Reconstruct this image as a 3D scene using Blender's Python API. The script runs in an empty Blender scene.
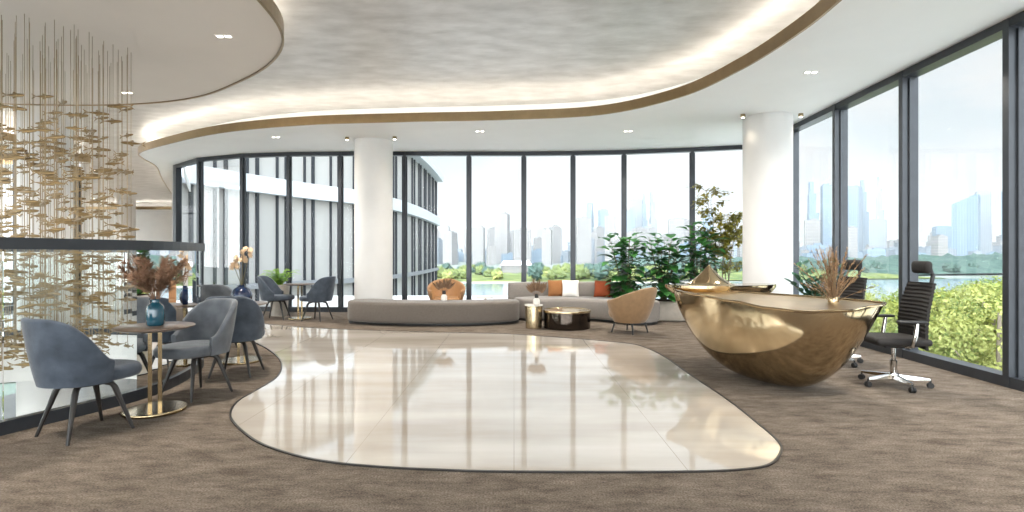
import bpy, math, random
from mathutils import Vector, Matrix
from mathutils.geometry import tessellate_polygon
R = random.Random(7)
PI = math.pi
SC = bpy.context.scene
COL = SC.collection
F, H0, CX, HY = 540.0, 1.35, 514.0, 254.0      # focal length in pixels, eye height, vanishing point
ZC = 3.73                                       # soffit height
ZR = 4.14                                       # raised ceiling height

# ------------------------------------------------------------------ helpers
def G(x, y):
    d = F*H0/(y-HY); return ((x-CX)/F*d, d)

class MB:
    def __init__(s): s.v = []; s.f = []; s.sm = []
    def add(s, vs, fs, smooth=True):
        o = len(s.v); s.v += [tuple(p) for p in vs]
        for f in fs: s.f.append(tuple(i+o for i in f)); s.sm.append(smooth)
        return s
    def box(s, c, d, rz=0.0, smooth=False, bev=0.0):
        if bev > 0: return s.rbox(c, d, bev, rz)
        x, y, z = d[0]/2, d[1]/2, d[2]/2; ca, sa = math.cos(rz), math.sin(rz)
        vs = [(c[0]+a*ca-b*sa, c[1]+a*sa+b*ca, c[2]+e) for e in (-z, z) for a, b in ((-x,-y),(x,-y),(x,y),(-x,y))]
        return s.add(vs, [(3,2,1,0),(4,5,6,7),(0,1,5,4),(1,2,6,5),(2,3,7,6),(3,0,4,7)], smooth)
    def rbox(s, c, d, r, rz=0.0, n=3):
        # box with rounded vertical corners and rounded top/bottom edges
        hx, hy, hz = d[0]/2, d[1]/2, d[2]/2; r = min(r, hx*.98, hy*.98, hz*.98)
        rings = []
        prof = [(r-r*math.sin(a), -hz+r-r*math.cos(a)) for a in [PI/2*i/n for i in range(n+1)]]
        prof = prof + [(p, -z) for p, z in reversed(prof)]
        ca, sa = math.cos(rz), math.sin(rz); m = 4*(n+1)
        for ins, z in prof:
            ring = []
            for q in range(4):
                sx, sy = ((1,1),(-1,1),(-1,-1),(1,-1))[q]
                for i in range(n+1):
                    a = q*PI/2+PI/2*i/n; rr = max(r-ins, 0.0)
                    px = sx*(hx-r)+rr*math.cos(a); py = sy*(hy-r)+rr*math.sin(a)
                    ring.append((c[0]+px*ca-py*sa, c[1]+px*sa+py*ca, c[2]+z))
            rings.append(ring)
        return s.loft(rings, closed=True, caps=True)
    def loft(s, rings, closed=True, caps=False, smooth=True):
        n = len(rings[0]); vs = [p for r in rings for p in r]; fs = []
        for i in range(len(rings)-1):
            for j in range(n if closed else n-1):
                k = (j+1) % n
                fs.append((i*n+j, i*n+k, (i+1)*n+k, (i+1)*n+j))
        if caps:
            fs.append(tuple(range(n-1, -1, -1))); b = (len(rings)-1)*n; fs.append(tuple(range(b, b+n)))
        return s.add(vs, fs, smooth)
    def lathe(s, prof, c=(0,0,0), seg=24, sx=1.0, sy=1.0, sq=2.0, rz=0.0):
        rings = []; ca, sa = math.cos(rz), math.sin(rz)
        for r, z in prof:
            ring = []
            for j in range(seg):
                a = 2*PI*j/seg; x, y = math.cos(a), math.sin(a)
                k = (abs(x)**sq+abs(y)**sq)**(-1/sq)
                px, py = x*k*max(r,1e-4)*sx, y*k*max(r,1e-4)*sy
                ring.append((c[0]+px*ca-py*sa, c[1]+px*sa+py*ca, c[2]+z))
            rings.append(ring)
        return s.loft(rings, True, True)
    def tube(s, pts, r, seg=8, cap=True):
        pts = [Vector(p) for p in pts]; n = len(pts)
        rs = r if isinstance(r, (list, tuple)) else [r]*n
        rings = []; prev = None
        for i, p in enumerate(pts):
            t = (pts[min(i+1,n-1)]-pts[max(i-1,0)])
            t = t.normalized() if t.length > 1e-9 else Vector((0,0,1))
            if prev is None:
                u = t.orthogonal().normalized()
            else:
                u = prev-t*prev.dot(t); u = u.normalized() if u.length > 1e-6 else t.orthogonal().normalized()
            prev = u; w = t.cross(u)
            rings.append([tuple(p+(u*math.cos(2*PI*j/seg)+w*math.sin(2*PI*j/seg))*rs[i]) for j in range(seg)])
        return s.loft(rings, True, cap)
    def bar(s, path, hw, hz, closed=False):
        # a rectangular section swept along a level path: half width hw, z range hz
        n = len(path); L = []; Rr = []
        for i in range(n):
            a = path[(i-1) % n] if (closed or i > 0) else path[i]
            b = path[(i+1) % n] if (closed or i < n-1) else path[i]
            dx, dy = b[0]-a[0], b[1]-a[1]; l = math.hypot(dx, dy) or 1; nx, ny = -dy/l, dx/l
            L.append((path[i][0]+nx*hw, path[i][1]+ny*hw)); Rr.append((path[i][0]-nx*hw, path[i][1]-ny*hw))
        rings = [[(L[i][0],L[i][1],hz[0]),(Rr[i][0],Rr[i][1],hz[0]),(Rr[i][0],Rr[i][1],hz[1]),(L[i][0],L[i][1],hz[1])] for i in range(n)]
        if closed: rings.append(rings[0]); return s.loft(rings, True, False, False)
        return s.loft(rings, True, True, False)
    def flat(s, outer, holes=(), z=0.0, thick=0.0):
        loops = [outer]+list(holes)
        pts = [p for l in loops for p in l]
        tri = tessellate_polygon([[Vector((p[0],p[1],0)) for p in l] for l in loops])
        def up(t):
            a, b, c = (pts[i] for i in t)
            return t if (b[0]-a[0])*(c[1]-a[1])-(b[1]-a[1])*(c[0]-a[0]) > 0 else (t[0],t[2],t[1])
        tri = [up(t) for t in tri]
        s.add([(p[0],p[1],z) for p in pts], tri, False)
        if thick:
            s.add([(p[0],p[1],z-thick) for p in pts], [t[::-1] for t in tri], False)
            for l in loops:
                n = len(l)
                s.add([(p[0],p[1],z-thick) for p in l]+[(p[0],p[1],z) for p in l],
                      [(i,(i+1)%n,n+(i+1)%n,n+i) for i in range(n)], False)
        return s
    def build(s, name, mat, parent=None, loc=None, angle=40):
        me = bpy.data.meshes.new(name); me.from_pydata(s.v, [], s.f)
        me.polygons.foreach_set('use_smooth', s.sm)
        me.materials.append(mat); me.update()
        if any(s.sm):
            try: me.set_sharp_from_angle(angle=math.radians(angle))
            except Exception: pass
        o = bpy.data.objects.new(name, me); COL.objects.link(o)
        if parent is not None: o.parent = parent
        if loc: o.location = loc
        return o

def fixn(o):
    import bmesh
    b = bmesh.new(); b.from_mesh(o.data); bmesh.ops.recalc_face_normals(b, faces=b.faces); b.to_mesh(o.data); b.free()
    return o
def tag(o, label=None, cat=None, group=None, kind=None):
    if label: o['label'] = label
    if cat: o['category'] = cat
    if group: o['group'] = group
    if kind: o['kind'] = kind
    return o
def thing(name, label, cat, loc=(0,0,0), rz=0.0, group=None):
    o = bpy.data.objects.new(name, None); COL.objects.link(o); o.empty_display_size = .1
    o.location = loc; o.rotation_euler = (0,0,rz)
    return tag(o, label, cat, group)
KIDS = {}
def dup(o, loc=None, rz=None, label=None, scale=None, parent=None):
    kids = [c for c in o.children]
    c = o.copy(); COL.objects.link(c)
    if parent is not None: c.parent = parent
    if loc is not None: c.location = loc
    if rz is not None: c.rotation_euler = (0,0,rz)
    if scale is not None: c.scale = (scale,)*3 if not isinstance(scale, tuple) else scale
    if label: c['label'] = label
    for k in kids: dup(k, parent=c)
    return c
def struct(name, mb, mat, parent=None):
    o = mb.build(name, mat, parent)
    if parent is None: o['kind'] = 'structure'
    return o
def catmull(pts, n=8, closed=False):
    out = []; m = len(pts)
    rng = range(m) if closed else range(m-1)
    for i in rng:
        if closed: p0, p1, p2, p3 = (pts[(i+k) % m] for k in (-1,0,1,2))
        else: p0, p1, p2, p3 = pts[max(i-1,0)], pts[i], pts[i+1], pts[min(i+2,m-1)]
        for j in range(n):
            t = j/n
            out.append(tuple(.5*(2*b+(c-a)*t+(2*a-5*b+4*c-d)*t*t+(3*b-a-3*c+d)*t**3) for a,b,c,d in zip(p0,p1,p2,p3)))
    if not closed: out.append(tuple(pts[-1]))
    return out
def offset(path, d, closed=False):
    n = len(path); out = []
    for i in range(n):
        a = path[(i-1) % n] if (closed or i > 0) else path[i]
        b = path[(i+1) % n] if (closed or i < n-1) else path[i]
        dx, dy = b[0]-a[0], b[1]-a[1]; l = math.hypot(dx, dy) or 1
        out.append((path[i][0]-dy/l*d, path[i][1]+dx/l*d))
    return out
def sstep(t): t = max(0.,min(1.,t)); return t*t*(3-2*t)

# ------------------------------------------------------------------ materials
def srgb(*c): return tuple(((x/255)/12.92 if x/255 <= .04045 else ((x/255+.055)/1.055)**2.4) for x in c)
def mat(name, col, rough=.5, metal=0., noise=0., nscale=20., bump=0., bscale=60., spec=.5, coat=0., sheen=0., col2=None, stretch=None, detail=6, emit=None, estr=0., sub=None):
    m = bpy.data.materials.new(name); m.use_nodes = True; nt = m.node_tree; N = nt.nodes; L = nt.links
    b = N['Principled BSDF']
    c = tuple(col)+(1,)
    b.inputs['Base Color'].default_value = c; b.inputs['Roughness'].default_value = rough
    b.inputs['Metallic'].default_value = metal; b.inputs['Specular IOR Level'].default_value = spec
    if coat: b.inputs['Coat Weight'].default_value = coat; b.inputs['Coat Roughness'].default_value = .03
    if sheen: b.inputs['Sheen Weight'].default_value = sheen; b.inputs['Sheen Roughness'].default_value = .4
    if emit: b.inputs['Emission Color'].default_value = tuple(emit)+(1,); b.inputs['Emission Strength'].default_value = estr
    tc = N.new('ShaderNodeTexCoord'); mp = N.new('ShaderNodeMapping'); L.new(tc.outputs['Object'], mp.inputs['Vector'])
    if stretch: mp.inputs['Scale'].default_value = stretch
    n = N.new('ShaderNodeTexNoise'); n.inputs['Scale'].default_value = nscale; n.inputs['Detail'].default_value = detail
    L.new(mp.outputs[0], n.inputs['Vector'])
    if noise or col2:
        r = N.new('ShaderNodeValToRGB'); r.color_ramp.elements[0].position = .3; r.color_ramp.elements[1].position = .7
        r.color_ramp.elements[0].color = tuple(x*(1-noise) for x in col)+(1,) if not col2 else tuple(col2)+(1,)
        r.color_ramp.elements[1].color = tuple(min(1,x*(1+noise)) for x in col)+(1,)
        L.new(n.outputs[0], r.inputs[0]); L.new(r.outputs[0], b.inputs['Base Color'])
    if bump:
        n2 = N.new('ShaderNodeTexNoise'); n2.inputs['Scale'].default_value = bscale; n2.inputs['Detail'].default_value = 4
        L.new(mp.outputs[0], n2.inputs['Vector'])
        bp = N.new('ShaderNodeBump'); bp.inputs['Strength'].default_value = bump; bp.inputs['Distance'].default_value = .01
        L.new(n2.outputs[0], bp.inputs['Height']); L.new(bp.outputs[0], b.inputs['Normal'])
    return m
def glass_mat(name, tint, refl=1.0, rough=0.0):
    m = bpy.data.materials.new(name); m.use_nodes = True; nt = m.node_tree; N = nt.nodes; L = nt.links
    N.remove(N['Principled BSDF']); out = N['Material Output']
    tr = N.new('ShaderNodeBsdfTransparent'); tr.inputs[0].default_value = tuple(tint)+(1,)
    gl = N.new('ShaderNodeBsdfGlossy'); gl.inputs['Roughness'].default_value = rough
    fr = N.new('ShaderNodeFresnel'); fr.inputs['IOR'].default_value = 1.35
    mu = N.new('ShaderNodeMath'); mu.operation = 'MULTIPLY'; mu.inputs[1].default_value = refl
    mx = N.new('ShaderNodeMixShader')
    L.new(fr.outputs[0], mu.inputs[0]); L.new(mu.outputs[0], mx.inputs[0]); L.new(tr.outputs[0], mx.inputs[1]); L.new(gl.outputs[0], mx.inputs[2])
    L.new(mx.outputs[0], out.inputs['Surface']); return m
def emit_mat(name, col, s):
    m = bpy.data.materials.new(name); m.use_nodes = True; N = m.node_tree.nodes
    e = N.new('ShaderNodeEmission'); e.inputs[0].default_value = tuple(col)+(1,); e.inputs[1].default_value = s
    m.node_tree.links.new(e.outputs[0], N['Material Output'].inputs['Surface']); return m
def leaf_mat(name, c1, c2, nscale=3., rough=.45, trans=.25):
    m = mat(name, c1, rough, noise=.2, nscale=nscale, col2=c2, detail=3)
    nt = m.node_tree; N = nt.nodes; L = nt.links; b = N['Principled BSDF']
    t = N.new('ShaderNodeBsdfTranslucent'); mx = N.new('ShaderNodeMixShader'); mx.inputs[0].default_value = trans
    src = b.inputs['Base Color'].links[0].from_socket; L.new(src, t.inputs[0])
    L.new(b.outputs[0], mx.inputs[1]); L.new(t.outputs[0], mx.inputs[2]); L.new(mx.outputs[0], N['Material Output'].inputs['Surface'])
    return m
def marble_mat():
    m = mat('marble', srgb(212,205,196), .06, noise=.0, nscale=1.3, col2=srgb(178,167,154), spec=.75, coat=.35, stretch=(.35,1.6,1), detail=9)
    nt = m.node_tree; N = nt.nodes; L = nt.links; b = N['Principled BSDF']
    src = b.inputs['Base Color'].links[0].from_socket
    tc = N.new('ShaderNodeTexCoord'); sx = N.new('ShaderNodeSeparateXYZ'); L.new(tc.outputs['Object'], sx.inputs[0])
    acc = None
    for ch, off, per in (('X', 0.0, 1.08),):
        a = N.new('ShaderNodeMath'); a.operation = 'ADD'; a.inputs[1].default_value = 50*per+off; L.new(sx.outputs[ch], a.inputs[0])
        p = N.new('ShaderNodeMath'); p.operation = 'PINGPONG'; p.inputs[1].default_value = per/2; L.new(a.outputs[0], p.inputs[0])
        l = N.new('ShaderNodeMath'); l.operation = 'LESS_THAN'; l.inputs[1].default_value = .0025; L.new(p.outputs[0], l.inputs[0])
        if acc is None: acc = l
        else:
            q = N.new('ShaderNodeMath'); q.operation = 'MAXIMUM'; L.new(acc.outputs[0], q.inputs[0]); L.new(l.outputs[0], q.inputs[1]); acc = q
    mx = N.new('ShaderNodeMix'); mx.data_type = 'RGBA'; mx.inputs[7].default_value = srgb(166,157,144)+(1,)
    L.new(acc.outputs[0], mx.inputs[0]); L.new(src, mx.inputs[6]); L.new(mx.outputs[2], b.inputs['Base Color'])
    return m
def carpet_mat():
    m = mat('carpet', srgb(158,145,132), .95, nscale=90, bump=1.0, bscale=220, spec=.1, col2=srgb(100,90,80), detail=8)
    nt = m.node_tree; N = nt.nodes; L = nt.links; b = N['Principled BSDF']
    src = b.inputs['Base Color'].links[0].from_socket
    tc = N.new('ShaderNodeTexCoord'); mp = N.new('ShaderNodeMapping'); mp.inputs['Scale'].default_value = (1.6,4.2,1); mp.inputs['Rotation'].default_value = (0,0,.75)
    L.new(tc.outputs['Object'], mp.inputs[0])
    n = N.new('ShaderNodeTexNoise'); n.inputs['Scale'].default_value = 2.2; n.inputs['Detail'].default_value = 8; n.inputs['Roughness'].default_value = .7; L.new(mp.outputs[0], n.inputs[0])
    r = N.new('ShaderNodeValToRGB'); r.color_ramp.elements[0].position = .35; r.color_ramp.elements[0].color = (.52,.50,.48,1); r.color_ramp.elements[1].position = .66; r.color_ramp.elements[1].color = (1.12,1.12,1.12,1)
    L.new(n.outputs[0], r.inputs[0])
    mx = N.new('ShaderNodeMix'); mx.data_type = 'RGBA'; mx.blend_type = 'MULTIPLY'; mx.inputs[0].default_value = 1
    L.new(src, mx.inputs[6]); L.new(r.outputs[0], mx.inputs[7]); L.new(mx.outputs[2], b.inputs['Base Color'])
    return m
def silver_mat():
    m = mat('silver_leaf', srgb(206,204,201), .4, metal=.4, nscale=3.2, col2=srgb(178,175,171), bump=.3, bscale=9, stretch=(.8,1.5,1), detail=10)
    return m
def tower_mat(name, c1, c2, sx, sz):
    # pale curtain wall: rows of windows by brick texture in object space
    m = mat(name, c1, .45, spec=.4)
    nt = m.node_tree; N = nt.nodes; L = nt.links; b = N['Principled BSDF']
    tc = N.new('ShaderNodeTexCoord'); sp = N.new('ShaderNodeSeparateXYZ'); L.new(tc.outputs['Object'], sp.inputs[0])
    ad = N.new('ShaderNodeMath'); L.new(sp.outputs[0], ad.inputs[0]); L.new(sp.outputs[1], ad.inputs[1])
    cb = N.new('ShaderNodeCombineXYZ'); L.new(ad.outputs[0], cb.inputs[0]); L.new(sp.outputs[2], cb.inputs[1])
    br = N.new('ShaderNodeTexBrick'); br.offset = 0; br.inputs['Scale'].default_value = 1; br.inputs['Brick Width'].default_value = sx; br.inputs['Row Height'].default_value = sz
    br.inputs['Mortar Size'].default_value = sz*.16; br.inputs['Color1'].default_value = tuple(c2)+(1,); br.inputs['Color2'].default_value = tuple(c2)+(1,); br.inputs['Mortar'].default_value = tuple(c1)+(1,)
    L.new(cb.outputs[0], br.inputs['Vector']); L.new(br.outputs[0], b.inputs['Base Color']); return m

M = {}
M['carpet'] = carpet_mat(); M['marble'] = marble_mat(); M['silver'] = silver_mat()
M['white'] = mat('white_plaster', srgb(224,222,220), .6, noise=.02, nscale=3, spec=.2)
M['soffit'] = mat('white_ceiling_paint', srgb(240,239,237), .55, noise=.015, nscale=2, spec=.25)
M['warmsoffit'] = mat('warm_ceiling_paint', srgb(220,212,204), .6, noise=.015, nscale=2, spec=.2)
M['greywall'] = mat('pale_grey_wall', srgb(222,220,217), .6, noise=.03, nscale=2)
M['frame'] = mat('dark_aluminium', srgb(58,61,66), .35, metal=.35, noise=.08, nscale=8)
M['bronze'] = mat('bronze_trim', srgb(150,128,96), .3, metal=.8, noise=.08, nscale=6)
M['brass'] = mat('brushed_brass', srgb(172,153,120), .2, metal=1., noise=.08, nscale=30, bump=.03, bscale=80)
M['gold'] = mat('polished_gold', srgb(186,165,132), .11, metal=1., noise=.10, nscale=2.5, bump=.04, bscale=3)
M['brushgold'] = mat('brushed_gold', srgb(180,158,124), .3, metal=1., noise=.08, nscale=6, bump=.03, bscale=60)
M['fishgold'] = mat('fish_gold', srgb(122,100,66), .36, metal=.7, noise=.2, nscale=15)
M['wire'] = mat('brass_wire', srgb(140,122,94), .4, metal=.5, noise=.05)
M['blue'] = mat('blue_velvet', srgb(76,84,95), .85, noise=.18, nscale=7, bump=.25, bscale=160, sheen=.25, spec=.2, col2=srgb(58,65,75))
M['greyvel'] = mat('grey_velvet', srgb(100,104,109), .85, noise=.15, nscale=7, bump=.25, bscale=160, sheen=.25, spec=.2, col2=srgb(80,84,90))
M['legdark'] = mat('dark_stained_wood', srgb(36,32,30), .45, noise=.25, nscale=14, stretch=(8,8,1))
M['walnut'] = mat('dark_walnut', srgb(92,76,64), .38, noise=.25, nscale=6, stretch=(1,9,1), coat=.3)
M['taupe'] = mat('taupe_fabric', srgb(112,104,97), .9, noise=.08, nscale=40, bump=.3, bscale=250, sheen=.3, spec=.15)
M['taupe2'] = mat('pale_taupe_fabric', srgb(138,131,125), .9, noise=.08, nscale=40, bump=.3, bscale=250, sheen=.3, spec=.15)
M['tan'] = mat('tan_leather', srgb(172,128,86), .5, noise=.1, nscale=12, bump=.15, bscale=120)
M['tan2'] = mat('brown_suede', srgb(142,112,80), .75, noise=.1, nscale=12, bump=.15, bscale=120, sheen=.3)
M['ochre'] = mat('ochre_fabric', srgb(148,98,56), .85, noise=.1, nscale=40, bump=.2, bscale=200)
M['rust'] = mat('rust_fabric', srgb(148,68,32), .85, noise=.1, nscale=40, bump=.2, bscale=200)
M['whitefab'] = mat('white_fabric', srgb(238,234,230), .9, noise=.04, nscale=40, bump=.2, bscale=200)
M['smoke'] = mat('smoked_mirror', srgb(70,62,56), .08, metal=.9, noise=.1, nscale=3)
M['champagne'] = mat('champagne_metal', srgb(188,170,138), .24, metal=.95, noise=.06, nscale=10)
M['black'] = mat('black_plastic', srgb(34,33,33), .5, noise=.1, nscale=20)
M['mesh'] = mat('black_mesh_fabric', srgb(32,28,26), .8, noise=.15, nscale=60, bump=.2, bscale=200)
M['chrome'] = mat('chrome', srgb(205,203,200), .12, metal=1., noise=.05, nscale=10)
M['teal'] = mat('teal_glazed_glass', srgb(24,74,92), .1, noise=.25, nscale=6, coat=.6, bump=.2, bscale=14)
M['navy'] = mat('navy_glaze', srgb(22,40,72), .15, noise=.2, nscale=6, coat=.6)
M['porcelain'] = mat('white_porcelain', srgb(232,226,218), .25, noise=.03, nscale=8, coat=.3)
M['stone'] = mat('pale_stone', srgb(186,178,168), .7, noise=.1, nscale=9, bump=.15, bscale=40)
M['soil'] = mat('potting_soil', srgb(62,48,38), .95, noise=.3, nscale=40, bump=.8, bscale=60)
M['pampas'] = mat('dried_pampas', srgb(138,108,88), .9, noise=.25, nscale=14, spec=.1)
M['reed'] = mat('dried_reed', srgb(154,124,94), .85, noise=.25, nscale=14, spec=.1)
M['dryleaf'] = mat('dried_brown_leaf', srgb(128,104,84), .85, noise=.25, nscale=14, spec=.1)
M['orchid'] = mat('pale_peach_blossom', srgb(222,190,154), .7, noise=.12, nscale=14)
M['stem'] = mat('green_brown_stem', srgb(92,86,58), .7, noise=.2, nscale=20)
M['bark'] = mat('grey_bark', srgb(128,116,100), .85, noise=.25, nscale=18, bump=.4, bscale=40, stretch=(3,3,.6))
M['bigleaf'] = leaf_mat('broad_green_leaf', srgb(70,126,58), srgb(34,82,40), rough=.35)
M['zzleaf'] = leaf_mat('dark_green_leaf', srgb(52,92,66), srgb(28,60,46), rough=.3)
M['fern'] = leaf_mat('bright_fern', srgb(160,196,72), srgb(110,156,52), trans=.35)
M['olive'] = leaf_mat('olive_brown_leaf', srgb(160,150,68), srgb(118,116,56), trans=.3)
M['glass'] = glass_mat('window_glass', (.985,.99,.988), .12)
M['railglass'] = glass_mat('railing_glass', (.93,.95,.945), 1.5)
M['led'] = emit_mat('warm_led', (1.,.93,.82), 14.)
M['lamp'] = emit_mat('downlight_lens', (1.,.93,.82), 12.)
M['tree1'] = leaf_mat('sunlit_foliage', srgb(160,162,76), srgb(104,118,54), nscale=.6, rough=.7, trans=.3)
M['tree2'] = leaf_mat('green_foliage', srgb(124,138,68), srgb(76,98,50), nscale=.6, rough=.7, trans=.3)
M['tree3'] = leaf_mat('pale_foliage', srgb(170,170,98), srgb(124,134,68), nscale=.6, rough=.7, trans=.3)
M['far_trees'] = mat('wooded_bank', srgb(80,98,88), .9, noise=.2, nscale=.09, col2=srgb(56,76,70), bump=1., bscale=.3, spec=.1)
M['meadow'] = mat('wooded_meadow', srgb(124,128,78), .9, noise=.25, nscale=.05, col2=srgb(70,90,58), bump=1., bscale=.3, spec=.1)
M['meadow2'] = mat('pale_wood', srgb(150,150,92), .9, noise=.25, nscale=.2, col2=srgb(104,116,66), bump=1., bscale=.5, spec=.1)
M['ground'] = mat('city_ground', srgb(140,142,138), .9, noise=.12, nscale=.02, col2=srgb(104,116,102), spec=.1)
M['bounce_paving'] = mat('pale_bounce_paving', srgb(222,220,214), .9, noise=.06, nscale=1.)  # paleness chosen to bounce daylight up onto the ceilings
M['sand'] = mat('sandy_bank', srgb(170,165,152), .9, noise=.08, nscale=.05)
M['water'] = mat('river_water', srgb(120,138,146), .12, nscale=.2, bump=.25, bscale=.35, spec=.9, stretch=(1,.4,1))
M['city1'] = tower_mat('pale_block', srgb(124,130,136), srgb(96,106,116), 4.5, 6.)
M['city2'] = tower_mat('warm_block', srgb(134,130,126), srgb(106,105,106), 5., 6.)
M['city3'] = tower_mat('blue_glass_block', srgb(108,126,140), srgb(84,104,122), 6., 8.)
M['wingglass'] = mat('facade_glazing', srgb(176,174,170), .2, noise=.05, nscale=.3, spec=.5)
M['wingslab'] = mat('white_facade_band', srgb(206,210,214), .5, noise=.03, nscale=1)
M['winginner'] = mat('facade_soffit', srgb(140,142,144), .6, noise=.05, nscale=1)
M['greyfloor'] = mat('grey_stone_floor', srgb(168,166,164), .18, noise=.08, nscale=1.5, coat=.2)

# ------------------------------------------------------------------ plan curves
VOID = catmull([(-3.86,4.05),(-3.50,5.13),(-3.71,6.28),(-4.12,6.95),(-4.75,7.8),(-5.5,8.6),(-6.7,9.05),(-8.0,8.8),(-9.4,7.9),(-10,6.2),(-9.6,3.8),(-8.2,2.0),(-6.4,1.3),(-4.9,2.0),(-4.22,3.1)], 8, True)
CIRC = catmull([(-2.56,5.95),(-3.05,6.72),(-3.82,7.45),(-4.79,8.15),(-5.9,8.52),(-7.2,8.6),(-8.6,8.4),(-10,7.6),(-10.7,6),(-10.3,3.5),(-8.6,1.6),(-6.2,.9),(-4.1,1.3),(-2.95,2.5),(-2.45,4.0),(-2.40,5.1)], 8, True)
EDGE = catmull([(-17.4,28.6),(-14.2,22.6),(-11.3,17.4),(-9.75,14.75),(-9.2,13.4),(-8.75,12.65),(-7.6,11.75),(-5.78,10.6),(-3.92,9.95),(-2.05,9.7),(-.25,9.55),(1.47,9.2),(2.5,8.2),(2.92,6.98),(3.07,5.79),(3.05,4.9),(2.95,3.),(2.8,0.),(2.7,-5.9)], 8)
BACK = [(5.3,11.75),(4.0,12.12),(2.53,12.42),(1.37,12.54),(.23,12.6),(-1.05,12.6),(-2.55,12.6),(-4.04,12.6),(-5.27,12.66),(-6.45,12.85),(-7.79,13.4),(-9.0,14.44)]
def rx(y): return 5.08+.033*(y-5.38)
RIGHT = [(rx(y),y) for y in (-5.9,-3.89,-2.33,-.77,.79,2.35,3.91,5.47,7.03,8.59,10.15)]+[(5.3,11.75)]
REARL = [(-9.0,14.44),(-11.0,17.8),(-14.5,23.5),(-18.,29.6)]
FOOT = RIGHT+BACK[1:]+REARL[1:]+[(-27,29.6),(-27,15.),(-12.1,15.),(-12.1,-5.9)]

# ------------------------------------------------------------------ floor and ceilings
fl = MB().flat(FOOT, [VOID], 0.0, .7)
floor = struct('floor', fl, M['carpet'])
MAR = [(263,324),(305,327.6),(353,330),(420,332),(500,334),(535,336),(588,340),(630,344),(648,349),(665,357.5),(690,375),(728.5,401),(760,426),(778,442),(781,452),(771,464.7),(746,470),(697,472.5),(600,473),(500,472.5),(446,471),(383,468),(323,462),(281,452),(253,440),(233,422.5),(231,412),(239,401),(256,391),(275.6,378.5),(281.5,368),(279,359),(267,349),(249,340)]
mpts = [G(*p) for p in MAR]
vfar = offset(VOID, -.16, True)     # outside of the void
mloop = catmull(mpts, 5)
i0 = min(range(len(vfar)), key=lambda i: (vfar[i][0]+5.3)**2+(vfar[i][1]-8.6)**2)
i1 = min(range(len(vfar)), key=lambda i: (vfar[i][0]+9.2)**2+(vfar[i][1]-3.0)**2)
hall = [(-4.75,8.62)]+[vfar[i] for i in range(i0+2, i1)]+[(-11.9,2.2),(-11.9,15.2),(-26.8,15.2),(-26.8,29.4),(-17.9,29.3),(-14.4,23.3),(-10.9,17.6),(-9.2,14.4),(-8.0,12.7),(-6.3,11.2)]
MLOOP = mloop+hall
struct('floor_marble', MB().flat(MLOOP, (), .006, .005), M['marble'])
struct('trim_1', MB().bar(mloop, .008, (.001,.011)), M['legdark'])

struct('ceiling', MB().flat(FOOT, (), ZR+.35, .35), M['silver'])
# outer soffit: shelf over the windows with a bronze edge and a cove behind
outer_poly = EDGE+[(rx(-5.9),-5.9)]+[p for p in RIGHT[1:]]+BACK[1:]+REARL[1:]
struct('ceiling_soffit', MB().flat(outer_poly, (), ZC+.12, .12), M['soffit'])
neck = offset(EDGE, .6)
struct('ceiling_riser', MB().bar(neck, .02, (ZC+.12,ZR)), M['soffit'])
struct('trim_2', MB().bar(offset(EDGE,-.012), .014, (ZC-.015,ZC+.145)), M['bronze'])
struct('ceiling_island', MB().flat(CIRC, (), ZC+.12, .12), M['warmsoffit'])
struct('ceiling_riser', MB().bar(offset(CIRC,.34,True), .02, (ZC+.12,ZR), True), M['warmsoffit'])
struct('trim_3', MB().bar(offset(CIRC,-.012,True), .014, (ZC-.015,ZC+.145), True), M['bronze'])
# cove lights lying on the shelves
def led(path, closed, label):
    o = MB().bar(path, .022, (ZC+.14,ZC+.165), closed).build('led_strip', M['led'])
    return tag(o, label, 'light strip', None)
led(offset(EDGE,.13), False, 'warm glowing cove light along the long curved ceiling edge above the windows')
led(offset(CIRC,.13,True), True, 'warm glowing cove light around the rounded ceiling island on the left')
# left hall soffit strip and far wall soffit
LE = [(-10.55,-5.9),(-10.55,11.),(-10.8,12.4),(-11.2,13.6),(-12.4,14.2),(-26.,14.2)]
LE = catmull(LE, 6)
struct('ceiling_soffit', MB().flat([(-12.1,-5.9)]+[(-12.1,15.),(-27,15.)][::1]+LE[::-1] if False else LE+[(-27,14.2),(-27,15.),(-12.1,15.),(-12.1,-5.9)], (), ZC+.12, .12), M['soffit'])
struct('trim_4', MB().bar(offset(LE,-.012), .014, (ZC-.015,ZC+.145)), M['bronze'])
struct('ceiling_riser', MB().bar(offset(LE,.34), .02, (ZC+.12,ZR)), M['soffit'])
led(offset(LE,.18), False, 'warm glowing cove light on the far left ceiling edge beyond the fish')
struct('ceiling_soffit', MB().flat([(-26.9,28.7),(-17.6,28.7),(-17.9,29.5),(-26.9,29.5)], (), ZC+.12, .12), M['soffit'])
struct('trim_5', MB().bar([(-26.9,28.7),(-17.6,28.7)], .014, (ZC-.015,ZC+.145)), M['bronze'])
led([(-26.9,28.95),(-17.7,28.95)], False, 'thin warm cove light at the top of the far back wall')

struct('trim_6', MB().bar(offset(VOID,.012,True), .014, (-.72,-.002), True), M['white'])
# ------------------------------------------------------------------ walls
struct('wall_far', MB().box((-22.5,29.65,1.8),(9.4,.15,4.9)), M['greywall'])
struct('wall_hall', MB().bar([(-9.12,14.5),(-11.05,17.8),(-14.55,23.5),(-18.0,29.6)], .06, (-.6,ZR)), M['greywall'])
struct('wall_return', MB().box((-19.6,15.06,1.8),(15.2,.12,4.9)), M['greywall'])

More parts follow.
